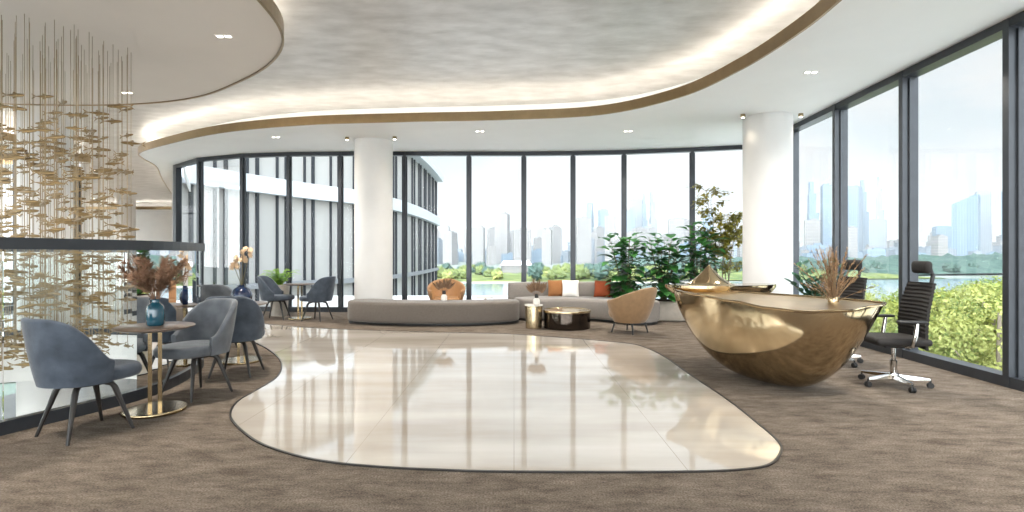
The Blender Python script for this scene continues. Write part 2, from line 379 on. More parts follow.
# ------------------------------------------------------------------ windows (each bay: frame + pane)
NW = [0]
def bay(a, b, post_b=True, w=.07, dep=.16, zb=0.0, first=False, pw=None):
    NW[0] += 1
    dx, dy = b[0]-a[0], b[1]-a[1]; l = math.hypot(dx,dy); rz = math.atan2(dy,dx); mx, my = (a[0]+b[0])/2, (a[1]+b[1])/2
    fr = MB()
    fr.box((mx,my,zb+.055),(l,dep,.11),rz); fr.box((mx,my,ZC-.045),(l,dep,.09),rz)
    if first: fr.box((a[0],a[1],(ZC+zb)/2),(w,dep,ZC-zb-.002),rz)
    if post_b:
        fr.box((b[0],b[1],(ZC+zb)/2),(pw or w,dep+.012,ZC-zb-.002),rz)
    # thin inner bead round the pane
    ux, uy = dx/l, dy/l
    for s in (-1,1):
        fr.box((mx+ux*s*(l/2-w/2-.012),my+uy*s*(l/2-w/2-.012),(ZC+zb)/2),(.024,.05,ZC-zb-.22),rz)
    o = struct('window_%d' % NW[0], fr, M['frame'])
    MB().box((mx,my,(ZC+zb)/2),(l-w,.012,ZC-zb-.2),rz).build('glass_pane', M['glass'], o)
    return o
for i in range(len(RIGHT)-1): bay(RIGHT[i], RIGHT[i+1], True, .075, .19, first=(i==0))
for i in range(len(BACK)-1): bay(BACK[i], BACK[i+1], True, .072, .13, pw=.2 if i == len(BACK)-2 else None)
LWIN = [(-12.1,y) for y in (-5.9,-4.,-2.,0.,2.,4.,6.,8.,10.,11.6,13.2,14.9)]
for i in range(len(LWIN)-1): bay(LWIN[i], LWIN[i+1], True, .09, .22, first=(i==0))
WW = [(-27.,15.+i*1.82) for i in range(9)]  # unseen west wall glazed to let added daylight into the hall
for i in range(8): bay(WW[i], WW[i+1], True, .09, .2, first=(i==0))
RWIN = [(-12.1+i*1.9,-5.9) for i in range(10)]
RWIN[-1] = (4.7,-5.9)
for i in range(len(RWIN)-1): bay(RWIN[i], RWIN[i+1], True, .08, .16)

# ------------------------------------------------------------------ columns
def column(x, y, r, zt, zb=0.0, label=None):
    o = MB().lathe([(r,zb),(r,zt)], (x,y,0), 64).build('column', M['white'])
    o['kind'] = 'structure'
    return o
column(-2.97,11.43,.395,ZC+.01); column(4.42,9.42,.40,ZC+.01); column(-8.45,9.75,.40,ZR,-4.5); column(-20.1,28.0,.40,ZR)

# ------------------------------------------------------------------ storey below the opening
struct('floor_lower', MB().box((-9,9,-4.6),(24,36,.2)), M['greyfloor'])
struct('wall_lower', MB().box((-9,26.5,-2.6),(24,.2,3.8)), M['greywall'])
struct('wall_lower', MB().box((2.9,9,-2.6),(.2,36,3.8)), M['greywall'])

# ------------------------------------------------------------------ glass railing round the opening
rail = thing('glass_railing', 'frameless curved glass railing with dark handrail around the floor opening', 'railing', (0,0,0))
rp = offset(VOID, -.03, True)
MB().bar(rp, .045, (1.385,1.475), True).build('handrail', M['frame'], rail)
MB().bar(rp, .035, (0.0,.10), True).build('base_channel', M['frame'], rail)
n = len(rp); NP = n//8
for k in range(NP):
    seg = rp[k*8:k*8+9] if k < NP-1 else rp[k*8:]+rp[:1]
    # small gap between neighbouring panes
    a, b = Vector(seg[0]), Vector(seg[1]); seg = [tuple(a+(b-a).normalized()*.008)]+seg[1:]
    MB().bar(seg, .007, (.09,1.39)).build('glass_panel', M['railglass'], rail)

# ------------------------------------------------------------------ fish sculpture
def fish_mesh():
    mb = MB(); L_ = .25
    prof = [(0,.002),(.04,.012),(.10,.017),(.18,.021),(.3,.023),(.45,.021),(.6,.016),(.72,.010),(.80,.006),(.84,.006)]
    rings = []
    for t, r in prof:
        rings.append([((t-.42)*L_, r*.5*math.cos(a), r*.78*math.sin(a)) for a in [2*PI*j/8 for j in range(8)]])
    mb.loft(rings, True, True)
    # forked tail
    x0 = (.82-.42)*L_
    for s in (1,-1):
        v = [(x0,.003,.004*s),(x0+.045,.002,.03*s),(x0+.055,.001,.034*s),(x0+.028,.002,.003*s),(x0,-.003,.004*s),(x0+.045,-.002,.03*s),(x0+.055,-.001,.034*s),(x0+.028,-.002,.003*s)]
        mb.add(v, [(0,1,2,3),(7,6,5,4),(0,4,5,1),(1,5,6,2),(2,6,7,3),(3,7,4,0)], False)
    # dorsal and belly fins
    for z, sx in ((.022,1),(-.021,-1)):
        mb.add([(-.02,.002,z*.9),(.03,.002,z*.8),(.02,.001,z+.014*sx),(-.02,-.002,z*.9),(.03,-.002,z*.8),(.02,-.001,z+.014*sx)],
               [(0,1,2),(5,4,3),(0,3,4,1),(1,4,5,2),(2,5,3,0)], False)
    return mb
fish0 = None; wires = {}
FISHLAB = 'thin brass wire strung with small gilded fish hanging over the floor opening'
def strand(x, y, zs, fl):
    global fish0
    t = thing('fish_strand', FISHLAB, 'hanging sculpture', (x,y,0), 0, 'strands of the hanging fish sculpture')
    zlow = min(zs)-.0
    if 'w' not in wires:
        wires['w'] = MB().tube([(0,0,0),(0,0,1)], .0027, 5).build('wire', M['wire'], t); w = wires['w']
    else:
        w = wires['w'].copy(); COL.objects.link(w); w.parent = t
    w.location = (0,0,zlow); w.scale = (1,1,ZC-zlow)
    for z in zs:
        if fish0 is None: fish0 = fish_mesh().build('fish', M['fishgold'], t); f = fish0
        else: f = fish0.copy(); COL.objects.link(f); f.parent = t
        f.location = (0,0,z); a = PI+R.gauss(-.15,.28) if R.random() < .74 else R.gauss(-.1,.35)
        f.rotation_euler = (0, R.gauss(0,.07), a); k = R.uniform(.75,1.12); f.scale = (k,k,k)
pts = []
tries = 0
while len(pts) < 122 and tries < 20000:
    tries += 1
    x = R.uniform(-8.2,-4.45); y = R.uniform(4.9,7.15)
    if ((x+6.35)/1.95)**2+((y-6.05)/1.15)**2 > 1: continue
    if min([(x-p[0])**2+(y-p[1])**2 for p in pts]+[9]) < .09**2: continue
    if (x)/y < -1.02: continue
    pts.append((x,y))
for x, y in pts:
    zs = []; z = R.uniform(.15,.55)
    while z < 3.1:
        if z < 2.75 or R.random() < .4: zs.append(z)
        z += R.uniform(.38,.78)
    strand(x, y, zs, 0)

# ------------------------------------------------------------------ lounge chair
def shell(r0, r1, z0, zb, za, tm, th, sx=1.0, p=1.3, nt=33, tilt=0.0, tuck=0.0):
    rings = []
    for i in range(nt):
        t = -tm+2*tm*i/(nt-1)
        u = min(1, abs(t)/tm)**p
        zt = za+(zb-za)*(1+math.cos(PI*u))/2
        def P(z, off):
            k = (z-z0)/(zb-z0); r = r0+(r1-r0)*k-off-tuck*(1-k)**3
            return (-math.cos(t)*r*sx-tilt*k*max(0,math.cos(t)), math.sin(t)*r, z)
        ring = []
        nz = 9
        for j in range(nz): ring.append(P(z0+(zt-th*.5-z0)*j/(nz-1), 0))
        for a in (30,60,90,120,150):
            ring.append(P(zt-th*.5+th*.5*math.sin(math.radians(a)), th*.5-th*.5*math.cos(math.radians(a))))
        for j in range(nz): ring.append(P(zt-th*.5+(z0-zt+th*.5)*j/(nz-1), th))
        rings.append(ring)
    return rings
def make_chair(label, fabric):
    t = thing('lounge_chair', label, 'chair', (0,0,0), 0, 'velvet lounge chairs at the round tables')
    sh = MB().loft(shell(.285,.325,.40,.90,.57,math.radians(105),.05,1.0,2.05,tilt=.03,tuck=.02), True, True)
    fixn(sh.build('backrest', fabric, t, angle=60))
    s = MB(); s.lathe([(.02,.395),(.22,.395),(.262,.405),(.275,.43),(.275,.465),(.262,.488),(.22,.498),(.1,.503),(.02,.504)], (.075,0,0), 40, 1.08, .93, 2.5)
    s.build('seat', fabric, t, angle=70)
    MB().lathe([(.02,.375),(.17,.375),(.18,.385),(.18,.396),(.02,.396)], (.02,0,0), 24).build('leg_hub', M['legdark'], t)
    for a in (45,135,225,315):
        ca, sa = math.cos(math.radians(a)), math.sin(math.radians(a))
        l = MB().tube([(.02+ca*.10,sa*.10,.375),(.02+ca*.165,sa*.165,.36),(.02+ca*.185,sa*.185,.33),(.02+ca*.305,sa*.305,.0)], [.016,.021,.021,.011], 8)
        l.build('leg', M['legdark'], t)
    return t
def place(o, x, y, ang): o.location = (x,y,0); o.rotation_euler = (0,0,math.radians(ang)); return o
c1 = place(make_chair('blue-grey velvet lounge chair nearest the camera, its rounded back turned to us', M['blue']), -3.25,4.07,64)
c2 = place(make_chair('grey velvet lounge chair facing us across the nearest brass table', M['greyvel']), -3.04,5.2,-112)
def cp(o, x, y, ang, label): c = dup(o, (x,y,0), math.radians(ang), label); return c
c3 = cp(c1, -3.11,6.05,97,'blue-grey velvet lounge chair with its back to us, right behind the grey one')
c4 = cp(c2, -4.28,7.75,-45,'grey velvet lounge chair half hidden behind the second table with the navy vase')
c5 = cp(c1, -4.95,11.2,5,'blue-grey velvet lounge chair by the window in front of the bright fern')
c6 = cp(c1, -3.98,10.98,165,'blue-grey velvet lounge chair by the window with its back toward the white column')

# ------------------------------------------------------------------ round brass tables
def make_table(label):
    t = thing('side_table', label, 'table', (0,0,0), 0, 'small round brass tables')
    MB().lathe([(.02,.702),(.24,.702),(.285,.716),(.302,.722),(.302,.73),(.295,.734),(.02,.734)], (0,0,0), 48).build('table_top', M['walnut'], t)
    MB().lathe([(.02,0),(.235,0),(.24,.006),(.24,.022),(.235,.028),(.02,.028)], (0,0,0), 48).build('base', M['brass'], t)
    # two flat loops crossing as the stem
    for k, w in ((.05,'stem'),):
        mb = MB(); path = []
        hw = .036
        for i in range(13):
            a = PI*i/12; path.append((hw*math.cos(a), .70-hw+hw*math.sin(a)))
        path = [(hw,.02)]+path+[(-hw,.02)]
        ca, sa = math.cos(k+.5), math.sin(k+.5)
        rings = []
        for i, (u, z) in enumerate(path):
            a, b = path[max(i-1,0)], path[min(i+1,len(path)-1)]; tx, tz = b[0]-a[0], b[1]-a[1]; l = math.hypot(tx,tz); nx, nz = -tz/l, tx/l
            th, ww = .015, .017
            ring = []
            for s, q in ((1,1),(1,-1),(-1,-1),(-1,1)):
                uu, zz = u+nx*th*s, z+nz*th*s; v = ww*q
                ring.append((uu*ca-v*sa, uu*sa+v*ca, zz))
            rings.append(ring)
        fixn(mb.loft(rings, True, True, False).build('stem', M['brass'], t))
    return t
TB1, TB2, TB3 = G(155,411), (-3.42,6.78), (-4.46,11.25)
t1 = make_table('small round table on a brass loop stem nearest the camera, teal vase on top'); t1.location = (*TB1,0)
t2 = dup(t1, (*TB2,0), 0, 'small round brass table hidden behind chair backs, navy vase on top')
t3 = dup(t1, (*TB3,0), 0, 'small round brass table between two chairs by the far window')

# ------------------------------------------------------------------ vases and dried bouquets
def plume(mb, base, tip, n=70, ln=.10, wid=.0016, bend=(0,0,0), start=.45, spread=.8):
    b, t = Vector(base), Vector(tip); bend = Vector(bend)
    path = [b.lerp(t, i/8)+bend*(i/8)**2 for i in range(9)]
    mb.tube(path, [.0026*(1-.5*i/8) for i in range(9)], 4)
    for k in range(n):
        u = start+(1-start)*R.random(); i = min(7,int(u*8)); p = path[i].lerp(path[i+1], u*8-i)
        d = (path[i+1]-path[i]).normalized()
        q = Vector((R.gauss(0,1),R.gauss(0,1),R.gauss(0,1))); q = (q-d*q.dot(d)).normalized()
        l = ln*R.uniform(.5,1.1)*(1.15-abs(u-.72)*1.6)
        e = p+(d*(1-.3*spread)+q*spread).normalized()*l; e.z -= l*.12
        s = d.cross(q).normalized()*wid
        m = (p+e)/2+d*l*.08
        mb.add([p-s*.6,p+s*.6,m+s*1.3,m-s*1.3,e], [(0,1,2,3),(3,2,4)], False)
def vase_prof(k): return [(.02*k,0),(.062*k,0),(.074*k,.012*k),(.078*k,.05*k),(.076*k,.12*k),(.066*k,.148*k),(.046*k,.166*k),(.034*k,.176*k),(.033*k,.192*k),(.042*k,.20*k),(.036*k,.20*k),(.029*k,.188*k),(.03*k,.17*k)]
v1 = thing('vase', 'teal blue glass vase on the nearest round table', 'vase', (TB1[0]-.01,TB1[1]+.02,.734))
MB().lathe([(r*.92,z*1.14) for r, z in vase_prof(1.0)], (0,0,0), 32).build('vase_body', M['teal'], v1)
bq = thing('pampas_bouquet', 'bushy bouquet of dried brown pampas in the teal vase', 'dried flowers', (TB1[0]-.01,TB1[1]+.02,.93))
st = MB(); 
for k in range(24):
    a = 2*PI*k/24*3+R.uniform(-.2,.2); tl = R.uniform(.05,.24)
    plume(st, (.01*math.cos(a),.01*math.sin(a),0), (tl*math.cos(a),tl*math.sin(a),R.uniform(.27,.44)), 150, .10, .0026, (.03*math.cos(a),.03*math.sin(a),-.04), .3, .9)
st.build('plumes', M['pampas'], bq)

v2 = thing('vase', 'dark navy round vase on the second table behind the chairs', 'vase', (TB2[0]+.0,TB2[1],.734))
MB().lathe([(.02,0),(.09,0),(.115,.03),(.125,.08),(.12,.13),(.095,.175),(.06,.20),(.045,.215),(.05,.225),(.04,.225),(.035,.205)], (0,0,0), 32).build('vase_body', M['navy'], v2)
ob = thing('orchid_spray', 'pale peach blossom branches standing in the navy vase', 'dried flowers', (TB2[0],TB2[1],.93))
bm_ = MB(); stm = MB()
for tip in ((.02,.0,.5),(-.13,.02,.30),(.10,.03,.46),(-.05,-.02,.38)):
    path = [Vector((0,0,0)).lerp(Vector(tip), i/6)+Vector((0,0,.03*math.sin(PI*i/6))) for i in range(7)]
    stm.tube(path, .004, 5)
    for k in range(5):
        c = path[6].lerp(path[4], k/4)+Vector((R.uniform(-.04,.04),R.uniform(-.03,.03),R.uniform(-.02,.03)))
        up = Vector((R.gauss(0,.5),-1,R.gauss(0,.5))).normalized(); u = up.orthogonal().normalized(); w = up.cross(u)
        for q in range(5):
            a = 2*PI*q/5; d = u*math.cos(a)+w*math.sin(a); s = up.cross(d)
            bm_.add([c, c+d*.022+s*.014+up*.006, c+d*.042+up*.002, c+d*.022-s*.014+up*.006, c-up*.004], [(0,1,2,3),(4,3,2,1)], True)
bm_.build('blossoms', M['orchid'], ob); stm.build('stems', M['stem'], ob)

# ------------------------------------------------------------------ planters and plants
def leaf(mb, base, d, L_, W, droop=.35, fold=.12, nseg=6, up=None):
    d = Vector(d).normalized(); b = Vector(base); up = Vector(up) if up else Vector((0,0,1))
    s = d.cross(up); s = s.normalized() if s.length > 1e-4 else Vector((1,0,0)); nrm = s.cross(d).normalized()
    vs = []
    for i in range(nseg+1):
        t = i/nseg; w = W*.5*(math.sin(PI*min(1,t**.8))**.8 if 0 < t < 1 else .02)
        p = b+d*(L_*t*(1-.12*t*droop))+Vector((0,0,-droop*L_*t*t*.6))
        vs += [p-s*w+nrm*w*fold*2, p, p+s*w+nrm*w*fold*2]
    fs = []
    for i in range(nseg):
        o = i*3; fs += [(o,o+1,o+4,o+3),(o+1,o+2,o+5,o+4)]
    mb.add(vs, fs, True)
def leafy_plant(name, label, x, y, zbase, height, ns, L_, W, matl, cat='plant', spread=.3, pot=None, group=None, nl=20):
    t = thing(name, label, cat, (x,y,zbase), 0, group)
    lf, stx = MB(), MB()
    for k in range(ns):
        a = 2*PI*k/ns+R.uniform(-.4,.4); r = spread*R.uniform(.4,1.); h = height*R.uniform(.72,1.0)
        path = [Vector((r*math.cos(a)*(i/6)**1.3+.05*math.cos(a), r*math.sin(a)*(i/6)**1.3+.05*math.sin(a), h*i/6)) for i in range(7)]
        stx.tube(path, [.014*(1-.6*i/6) for i in range(7)], 6)
        for j in range(nl):
            u = .06+.94*j/(nl-1); i = min(5,int(u*6)); p = path[i].lerp(path[i+1], u*6-i)
            b = j*2.4+k; pitch = .25+.9*max(0,u-.6)
            d = Vector((math.cos(b),math.sin(b),pitch)); l = L_*R.uniform(.7,1.1)
            q = p+d.normalized()*.07
            stx.tube([p,q],.004,4); leaf(lf, q, d, l, W*l/L_, R.uniform(.35,.95))
    lf.build('foliage', matl, t); stx.build('stems', M['stem'], t)
    return t
# trough planter behind the sofa
tr = thing('planter', 'low pale stone trough planter behind the sofa end', 'planter', (3.15,11.0,0), math.radians(-12))
MB().rbox((0,0,.2),(2.1,.5,.4),.05).build('trough', M['stone'], tr)
MB().box((0,0,.405),(1.95,.38,.03)).build('soil', M['soil'], tr)
def TP(u): c, s = math.cos(math.radians(-12)), math.sin(math.radians(-12)); return (3.15+u*c, 11.0+u*s)
leafy_plant('broadleaf_plant','broad-leaved green plant at the left end of the stone trough',*TP(-.85),.40,1.3,7,.38,.23,M['bigleaf'],group=None)
leafy_plant('broadleaf_plant','broad-leaved green plant in the middle of the stone trough',*TP(-.1),.40,1.3,8,.38,.23,M['bigleaf'])
leafy_plant('broadleaf_plant','tallest broad-leaved green plant at the right end of the stone trough',*TP(.6),.40,1.5,8,.38,.23,M['bigleaf'])
# slender indoor tree in a pot beside the column
def slender_tree(x, y):
    t = thing('indoor_tree', 'slender olive-brown leaved tree beside the right white column', 'tree', (x,y,0))
    MB().lathe([(.02,0),(.2,0),(.21,.02),(.25,.40),(.25,.42),(.225,.42),(.22,.37),(.02,.37)], (0,0,0), 32).build('pot', M['stone'], t)
    br, lf = MB(), MB()
    for k in range(6):
        a = 2*PI*k/6; h = R.uniform(1.7,2.5)
        b = Vector((.06*math.cos(a),.06*math.sin(a),.37)); tip = Vector((.34*math.cos(a),.34*math.sin(a),.4+h))
        path = [b.lerp(tip,i/8)+Vector((R.gauss(0,.02),R.gauss(0,.02),0)) for i in range(9)]
        br.tube(path, [.014*(1-.75*i/8) for i in range(9)], 5)
        for j in range(13):
            u = R.uniform(.35,1.); i = min(7,int(u*8)); p = path[i].lerp(path[i+1],u*8-i)
            d = Vector((R.gauss(0,1),R.gauss(0,1),R.uniform(.0,.7))).normalized(); q = p+d*R.uniform(.15,.38)
            br.tube([p,(p+q)/2+Vector((0,0,.02)),q],[.005,.004,.002],4)
            for m in range(30):
                c = p.lerp(q,R.uniform(.4,1.05))+Vector((R.gauss(0,.03),R.gauss(0,.03),R.gauss(0,.03)))
                leaf(lf, c, (R.gauss(0,1),R.gauss(0,1),R.gauss(0,.5)), R.uniform(.07,.11), .06, .3, nseg=3)
    br.build('branches', M['bark'], t); lf.build('foliage', M['olive'], t)
slender_tree(4.33,11.2)
# dark glossy plant behind the desk
zz = thing('broadleaf_plant', 'dark green glossy plant behind the desk beside the column', 'plant', (4.55,8.1,0))
MB().lathe([(.02,0),(.17,0),(.18,.02),(.22,.42),(.22,.44),(.195,.44),(.19,.40),(.02,.40)], (0,0,0), 32).build('pot', M['stone'], zz)
lf, sx_ = MB(), MB()
for k in range(15):
    a = 2*PI*k/15*2.39; r = R.uniform(.1,.5); h = R.uniform(.45,.85)
    path = [Vector((r*math.cos(a)*(i/6)**1.4, r*math.sin(a)*(i/6)**1.4, .40+h*(i/6)**.85)) for i in range(7)]
    sx_.tube(path, [.011*(1-.6*i/6) for i in range(7)], 5)
    for j in range(8):
        u = .3+.7*j/7; i = min(5,int(u*6)); p = path[i].lerp(path[i+1],u*6-i); d = (path[i+1]-path[i]).normalized()
        side = d.cross(Vector((0,0,1))).normalized()*(1 if j % 2 else -1)
        leaf(lf, p, side*.8+d*.8+Vector((0,0,.1)), R.uniform(.14,.21), .085, .2)
lf.build('foliage', M['zzleaf'], zz); sx_.build('stems', M['stem'], zz)
# fern in tall planter at the far window
fp = thing('potted_fern', 'bright yellow-green fern in a tall pale planter by the window', 'plant', (-5.15,11.85,0))
MB().lathe([(.02,0),(.16,0),(.165,.01),(.215,.66),(.215,.68),(.19,.68),(.185,.62),(.02,.62)], (0,0,0), 32).build('planter', M['stone'], fp)
lf = MB()
for k in range(60):
    a = R.uniform(0,2*PI); r = R.uniform(.12,.46); h = R.uniform(.15,.42)
    path = [Vector((r*math.cos(a)*i/6, r*math.sin(a)*i/6, .62+h*math.sin(PI*.62*i/6))) for i in range(7)]
    lf.tube(path, .003, 4)
    for i in range(1,7):
        d = (path[i]-path[i-1]).normalized(); s = d.cross(Vector((0,0,1))).normalized()
        for sg in (-1,1):
            for q in (0,.5): leaf(lf, path[i-1].lerp(path[i],q), s*sg+d*.5, .085*(1.1-i/9), .028, .2, nseg=2)
lf.build('fronds', M['fern'], fp)

# ------------------------------------------------------------------ curved bench and sofa
def swept(path, depth, z0, z1, r, taper=True):
    # upholstered block swept along a plan curve, with rounded edges and rounded ends
    n = len(path); rings = []; hd = depth/2
    L_ = [0]
    for i in range(1,n): L_.append(L_[-1]+math.hypot(path[i][0]-path[i-1][0],path[i][1]-path[i-1][1]))
    for i in range(n):
        a, b = path[max(i-1,0)], path[min(i+1,n-1)]; dx, dy = b[0]-a[0], b[1]-a[1]; l = math.hypot(dx,dy); nx, ny = -dy/l, dx/l
        e = min(L_[i], L_[-1]-L_[i]); k = 1.0
        rr = min(hd, .4)
        if taper and e < rr: k = (hd-rr+math.sqrt(max(0,rr*rr-(rr-e)**2)))/hd; k = max(k,.02)
        w = hd*k; q = min(r, w*.9)
        ring = []
        for (sx, sz) in ((1,0),(1,1),(-1,1),(-1,0)):
            for j in range(4):
                al = PI/2*j/3
                if (sx,sz) == (1,0): ox, oz = math.cos(-PI/2+al), math.sin(-PI/2+al)
                elif (sx,sz) == (1,1): ox, oz = math.cos(al), math.sin(al)
                elif (sx,sz) == (-1,1): ox, oz = math.cos(PI/2+al), math.sin(PI/2+al)
                else: ox, oz = math.cos(PI+al), math.sin(PI+al)
                u = sx*(w-q)+q*ox; z = (z1-r if sz else z0+r)+r*oz
                ring.append((path[i][0]+nx*u, path[i][1]+ny*u, z))
        rings.append(ring)
    return MB().loft(rings, True, True)
def dense(pts, n=10):
    c = catmull(pts, n)
    # add extra samples near both ends so the rounding is smooth
    def fine(a, b, k): return [tuple(p+(q-p)*i/k for p, q in zip(a,b)) for i in range(k)]
    out = []
    for i in range(len(c)-1): out += fine(c[i], c[i+1], 3)
    return out+[c[-1]]
BP = dense([(-3.22,10.86),(-2.65,10.56),(-1.9,10.40),(-1.1,10.40),(-.4,10.58),(.03,10.86)])
bench = thing('curved_bench', 'long curved taupe backless bench in front of the window', 'bench', (0,0,0))
fixn(swept(BP, .74, .05, .44, .06).build('seat', M['taupe'], bench, angle=60))
fixn(swept(offset(BP,0), .62, .0, .06, .02).build('plinth', M['black'], bench))
SP = dense([(.08,11.05),(.6,11.32),(1.2,11.36),(1.8,11.15),(2.3,10.72),(2.62,10.25)])
sofa = thing('curved_sofa', 'curved pale taupe sofa with low backrest and cushions', 'sofa', (0,0,0))
fixn(swept(SP, .9, .05, .44, .06).build('seat', M['taupe2'], sofa, angle=60))
fixn(swept(SP, .76, .0, .06, .02).build('plinth', M['black'], sofa))
BR = dense([(-.12,11.55),(.5,11.86),(1.2,11.92),(1.9,11.7),(2.5,11.25)])
fixn(swept([p for p in BR], .24, .3, .74, .07).build('backrest', M['taupe2'], sofa, angle=60))

def cushion(x, y, z, w, h, rz, tilt, matl, label):
    mb = MB(); n = 10; vs = []
    rings = []
    for side in (1,-1):
        for i in range(n+1):
            for j in range(n+1):
                u, v = -1+2*i/n, -1+2*j/n
                th = .075*(max(0,(1-u*u))**.5*max(0,(1-v*v))**.5)**.8
                pin = 1-.07*(abs(u*v))**0*(1-abs(u))*0-.06*(1-v*v)*abs(u)**8*0
                su, sv = u*(1-.06*(1-v*v)), v*(1-.06*(1-u*u))
                vs.append((su*w/2, side*th, sv*h/2))
    fs = []
    m = (n+1)*(n+1)
    for sd in (0,1):
        for i in range(n):
            for j in range(n):
                a = sd*m+i*(n+1)+j; q = (a,a+1,a+n+2,a+n+1)
                fs.append(q if sd else q[::-1])
    mb.add(vs, fs, True)
    o = fixn(mb.build('cushion', matl, angle=80)); 
    o.rotation_euler = (math.radians(-tilt),0,math.radians(rz)); o.location = (x,y,z+h/2*math.cos(math.radians(tilt)))
    tag(o, label, 'cushion'); return o
cushion(.92,11.66,.44,.38,.36,2,14,M['ochre'],'ochre brown cushion behind the white one on the sofa')
cushion(1.21,11.56,.44,.36,.36,-3,14,M['whitefab'],'white square cushion leaning on the sofa back')
cushion(1.87,11.42,.44,.36,.36,-24,14,M['rust'],'rust orange cushion alone near the right of the sofa back')

# ------------------------------------------------------------------ tub armchairs
def tub(label, matl, group=None):
    t = thing('tub_armchair', label, 'armchair')
    fixn(MB().loft(shell(.37,.45,.19,.80,.57,math.radians(128),.07,.95,1.05,tilt=.05,tuck=.09), True, True).build('shell', matl, t, angle=60))
    MB().lathe([(.02,.25),(.26,.25),(.29,.27),(.305,.31),(.31,.37),(.30,.405),(.26,.42),(.02,.425)], (.04,0,0), 40, 1.02, 1.0, 2.4).build('seat_cushion', matl, t, angle=70)
    fr = MB(); fr.box((0,0,.185),(.52,.035,.03),PI/4); fr.box((0,0,.185),(.52,.035,.03),-PI/4)
    fr.build('leg_frame', M['black'], t)
    for a in (45,135,225,315):
        ca, sa = math.cos(math.radians(a)), math.sin(math.radians(a))
        MB().tube([(ca*.25,sa*.25,.195),(ca*.31,sa*.31,0)],[.017,.012],8).build('leg', M['black'], t)
    return t
a1 = place(tub('brown suede tub armchair with its back to us beside the dark drum table', M['tan2']), 1.99,9.28,132)
a2 = place(tub('tan leather tub armchair facing us between the bench and the window', M['tan']), -1.47,11.75,-82)

# ------------------------------------------------------------------ coffee tables and small vases
ct = thing('drum_table', 'low round smoked-mirror drum coffee table with gold rim', 'coffee table', (.97,9.92,0))
MB().lathe([(.02,0),(.425,0),(.43,.005),(.43,.295),(.02,.295)], (0,0,0), 72).build('drum', M['smoke'], ct)
MB().lathe([(.405,.29),(.437,.29),(.44,.3),(.44,.325),(.437,.332),(.41,.332),(.405,.32)], (0,0,0), 72).build('rim', M['champagne'], ct)
MB().lathe([(.02,.296),(.405,.296),(.405,.312),(.02,.312)], (0,0,0), 72).build('table_top', M['smoke'], ct)
ct2 = thing('drum_table', 'tall narrow champagne gold cylinder table beside the dark drum', 'coffee table', (.36,9.85,0))
MB().lathe([(.02,0),(.142,0),(.147,.004),(.158,.4),(.158,.41),(.02,.41)], (0,0,0), 48).build('drum', M['champagne'], ct2)
MB().lathe([(.02,.409),(.165,.409),(.168,.414),(.168,.424),(.165,.428),(.02,.428)], (0,0,0), 48).build('table_top', M['porcelain'], ct2)
ct3 = thing('drum_table', 'low pale side table behind the bench near the window', 'coffee table', (-.62,11.75,0))
MB().lathe([(.02,.40),(.2,.40),(.205,.405),(.205,.42),(.2,.425),(.02,.425)], (0,0,0), 40).build('table_top', M['porcelain'], ct3)
MB().lathe([(.02,0),(.13,0),(.135,.01),(.03,.04),(.025,.401),(.02,.401)], (0,0,0), 32).build('base', M['champagne'], ct3)
def bud_vase(x, y, z, where):
    t = thing('bud_vase', 'small white and black bud vase '+where, 'vase', (x,y,z))
    MB().lathe([(.01,0),(.05,0),(.062,.01),(.064,.06),(.055,.1),(.035,.125),(.01,.125)], (0,0,0), 28).build('vase_body', M['porcelain'], t)
    MB().lathe([(.01,.118),(.03,.118),(.036,.135),(.034,.165),(.028,.19),(.034,.2),(.024,.2),(.01,.18)], (0,0,0), 28).build('neck', M['black'], t, None)
    d = thing('dried_leaf_fan', 'fan of dried brown leaves in the bud vase '+where, 'dried flowers', (x,y,z+.19))
    lf, s2 = MB(), MB()
    for k in range(12):
        a = math.radians(-60+120*k/11); L_ = .19*R.uniform(.8,1.15)
        dd = Vector((math.sin(a), R.uniform(-.6,.6), .35+math.cos(a)))
        p = Vector((0,0,-.05)); q = p+dd.normalized()*.11
        s2.tube([p,q],.003,4); leaf(lf, q, dd, L_, .05, R.uniform(-.35,.0), .3, up=(0,-1,.2))
    lf.build('leaves', M['dryleaf'], d); s2.build('stems', M['dryleaf'], d)
bud_vase(.41,9.80,.428,'on the narrow gold cylinder table')
bud_vase(-1.36,10.5,.44,'on the long taupe bench')

# ------------------------------------------------------------------ reception desk
desk = thing('reception_desk', 'polished gold boat-shaped reception desk with a pointed peak', 'desk', (0,0,0))
DC = Vector((2.775,5.955)); DE = Vector((.633,-.774)); DN = Vector((-.774,-.633)); DA = 1.13
FZ = [(-1,.92),(-.5,.895),(0,.865),(.3,.825),(.6,.81),(.85,.83),(1,.875)]
def interp(tab, s):
    for (a, x), (b, y) in zip(tab, tab[1:]):
        if s <= b: return x+(y-x)*sstep((s-a)/(b-a))
    return tab[-1][1]
def dpt(s, w, z): p = DC+DE*(DA*s)+DN*w; return (p.x,p.y,z)
def dsec(s):
    k = math.sqrt(max(0,1-s*s)); bf = (.665+.19*s)*k; br = .2*k
    zf = interp(FZ, s); zr = .905-.02*(1+s)/2
    s0 = .25
    zk = (((s0-s)/(1+s0))**2.8 if s < s0 else ((s-s0)/(1-s0))**2.8)*.9
    return bf, br, zf, zr, min(zk, zf-.002)
hull = []; deck = []
NS = 64
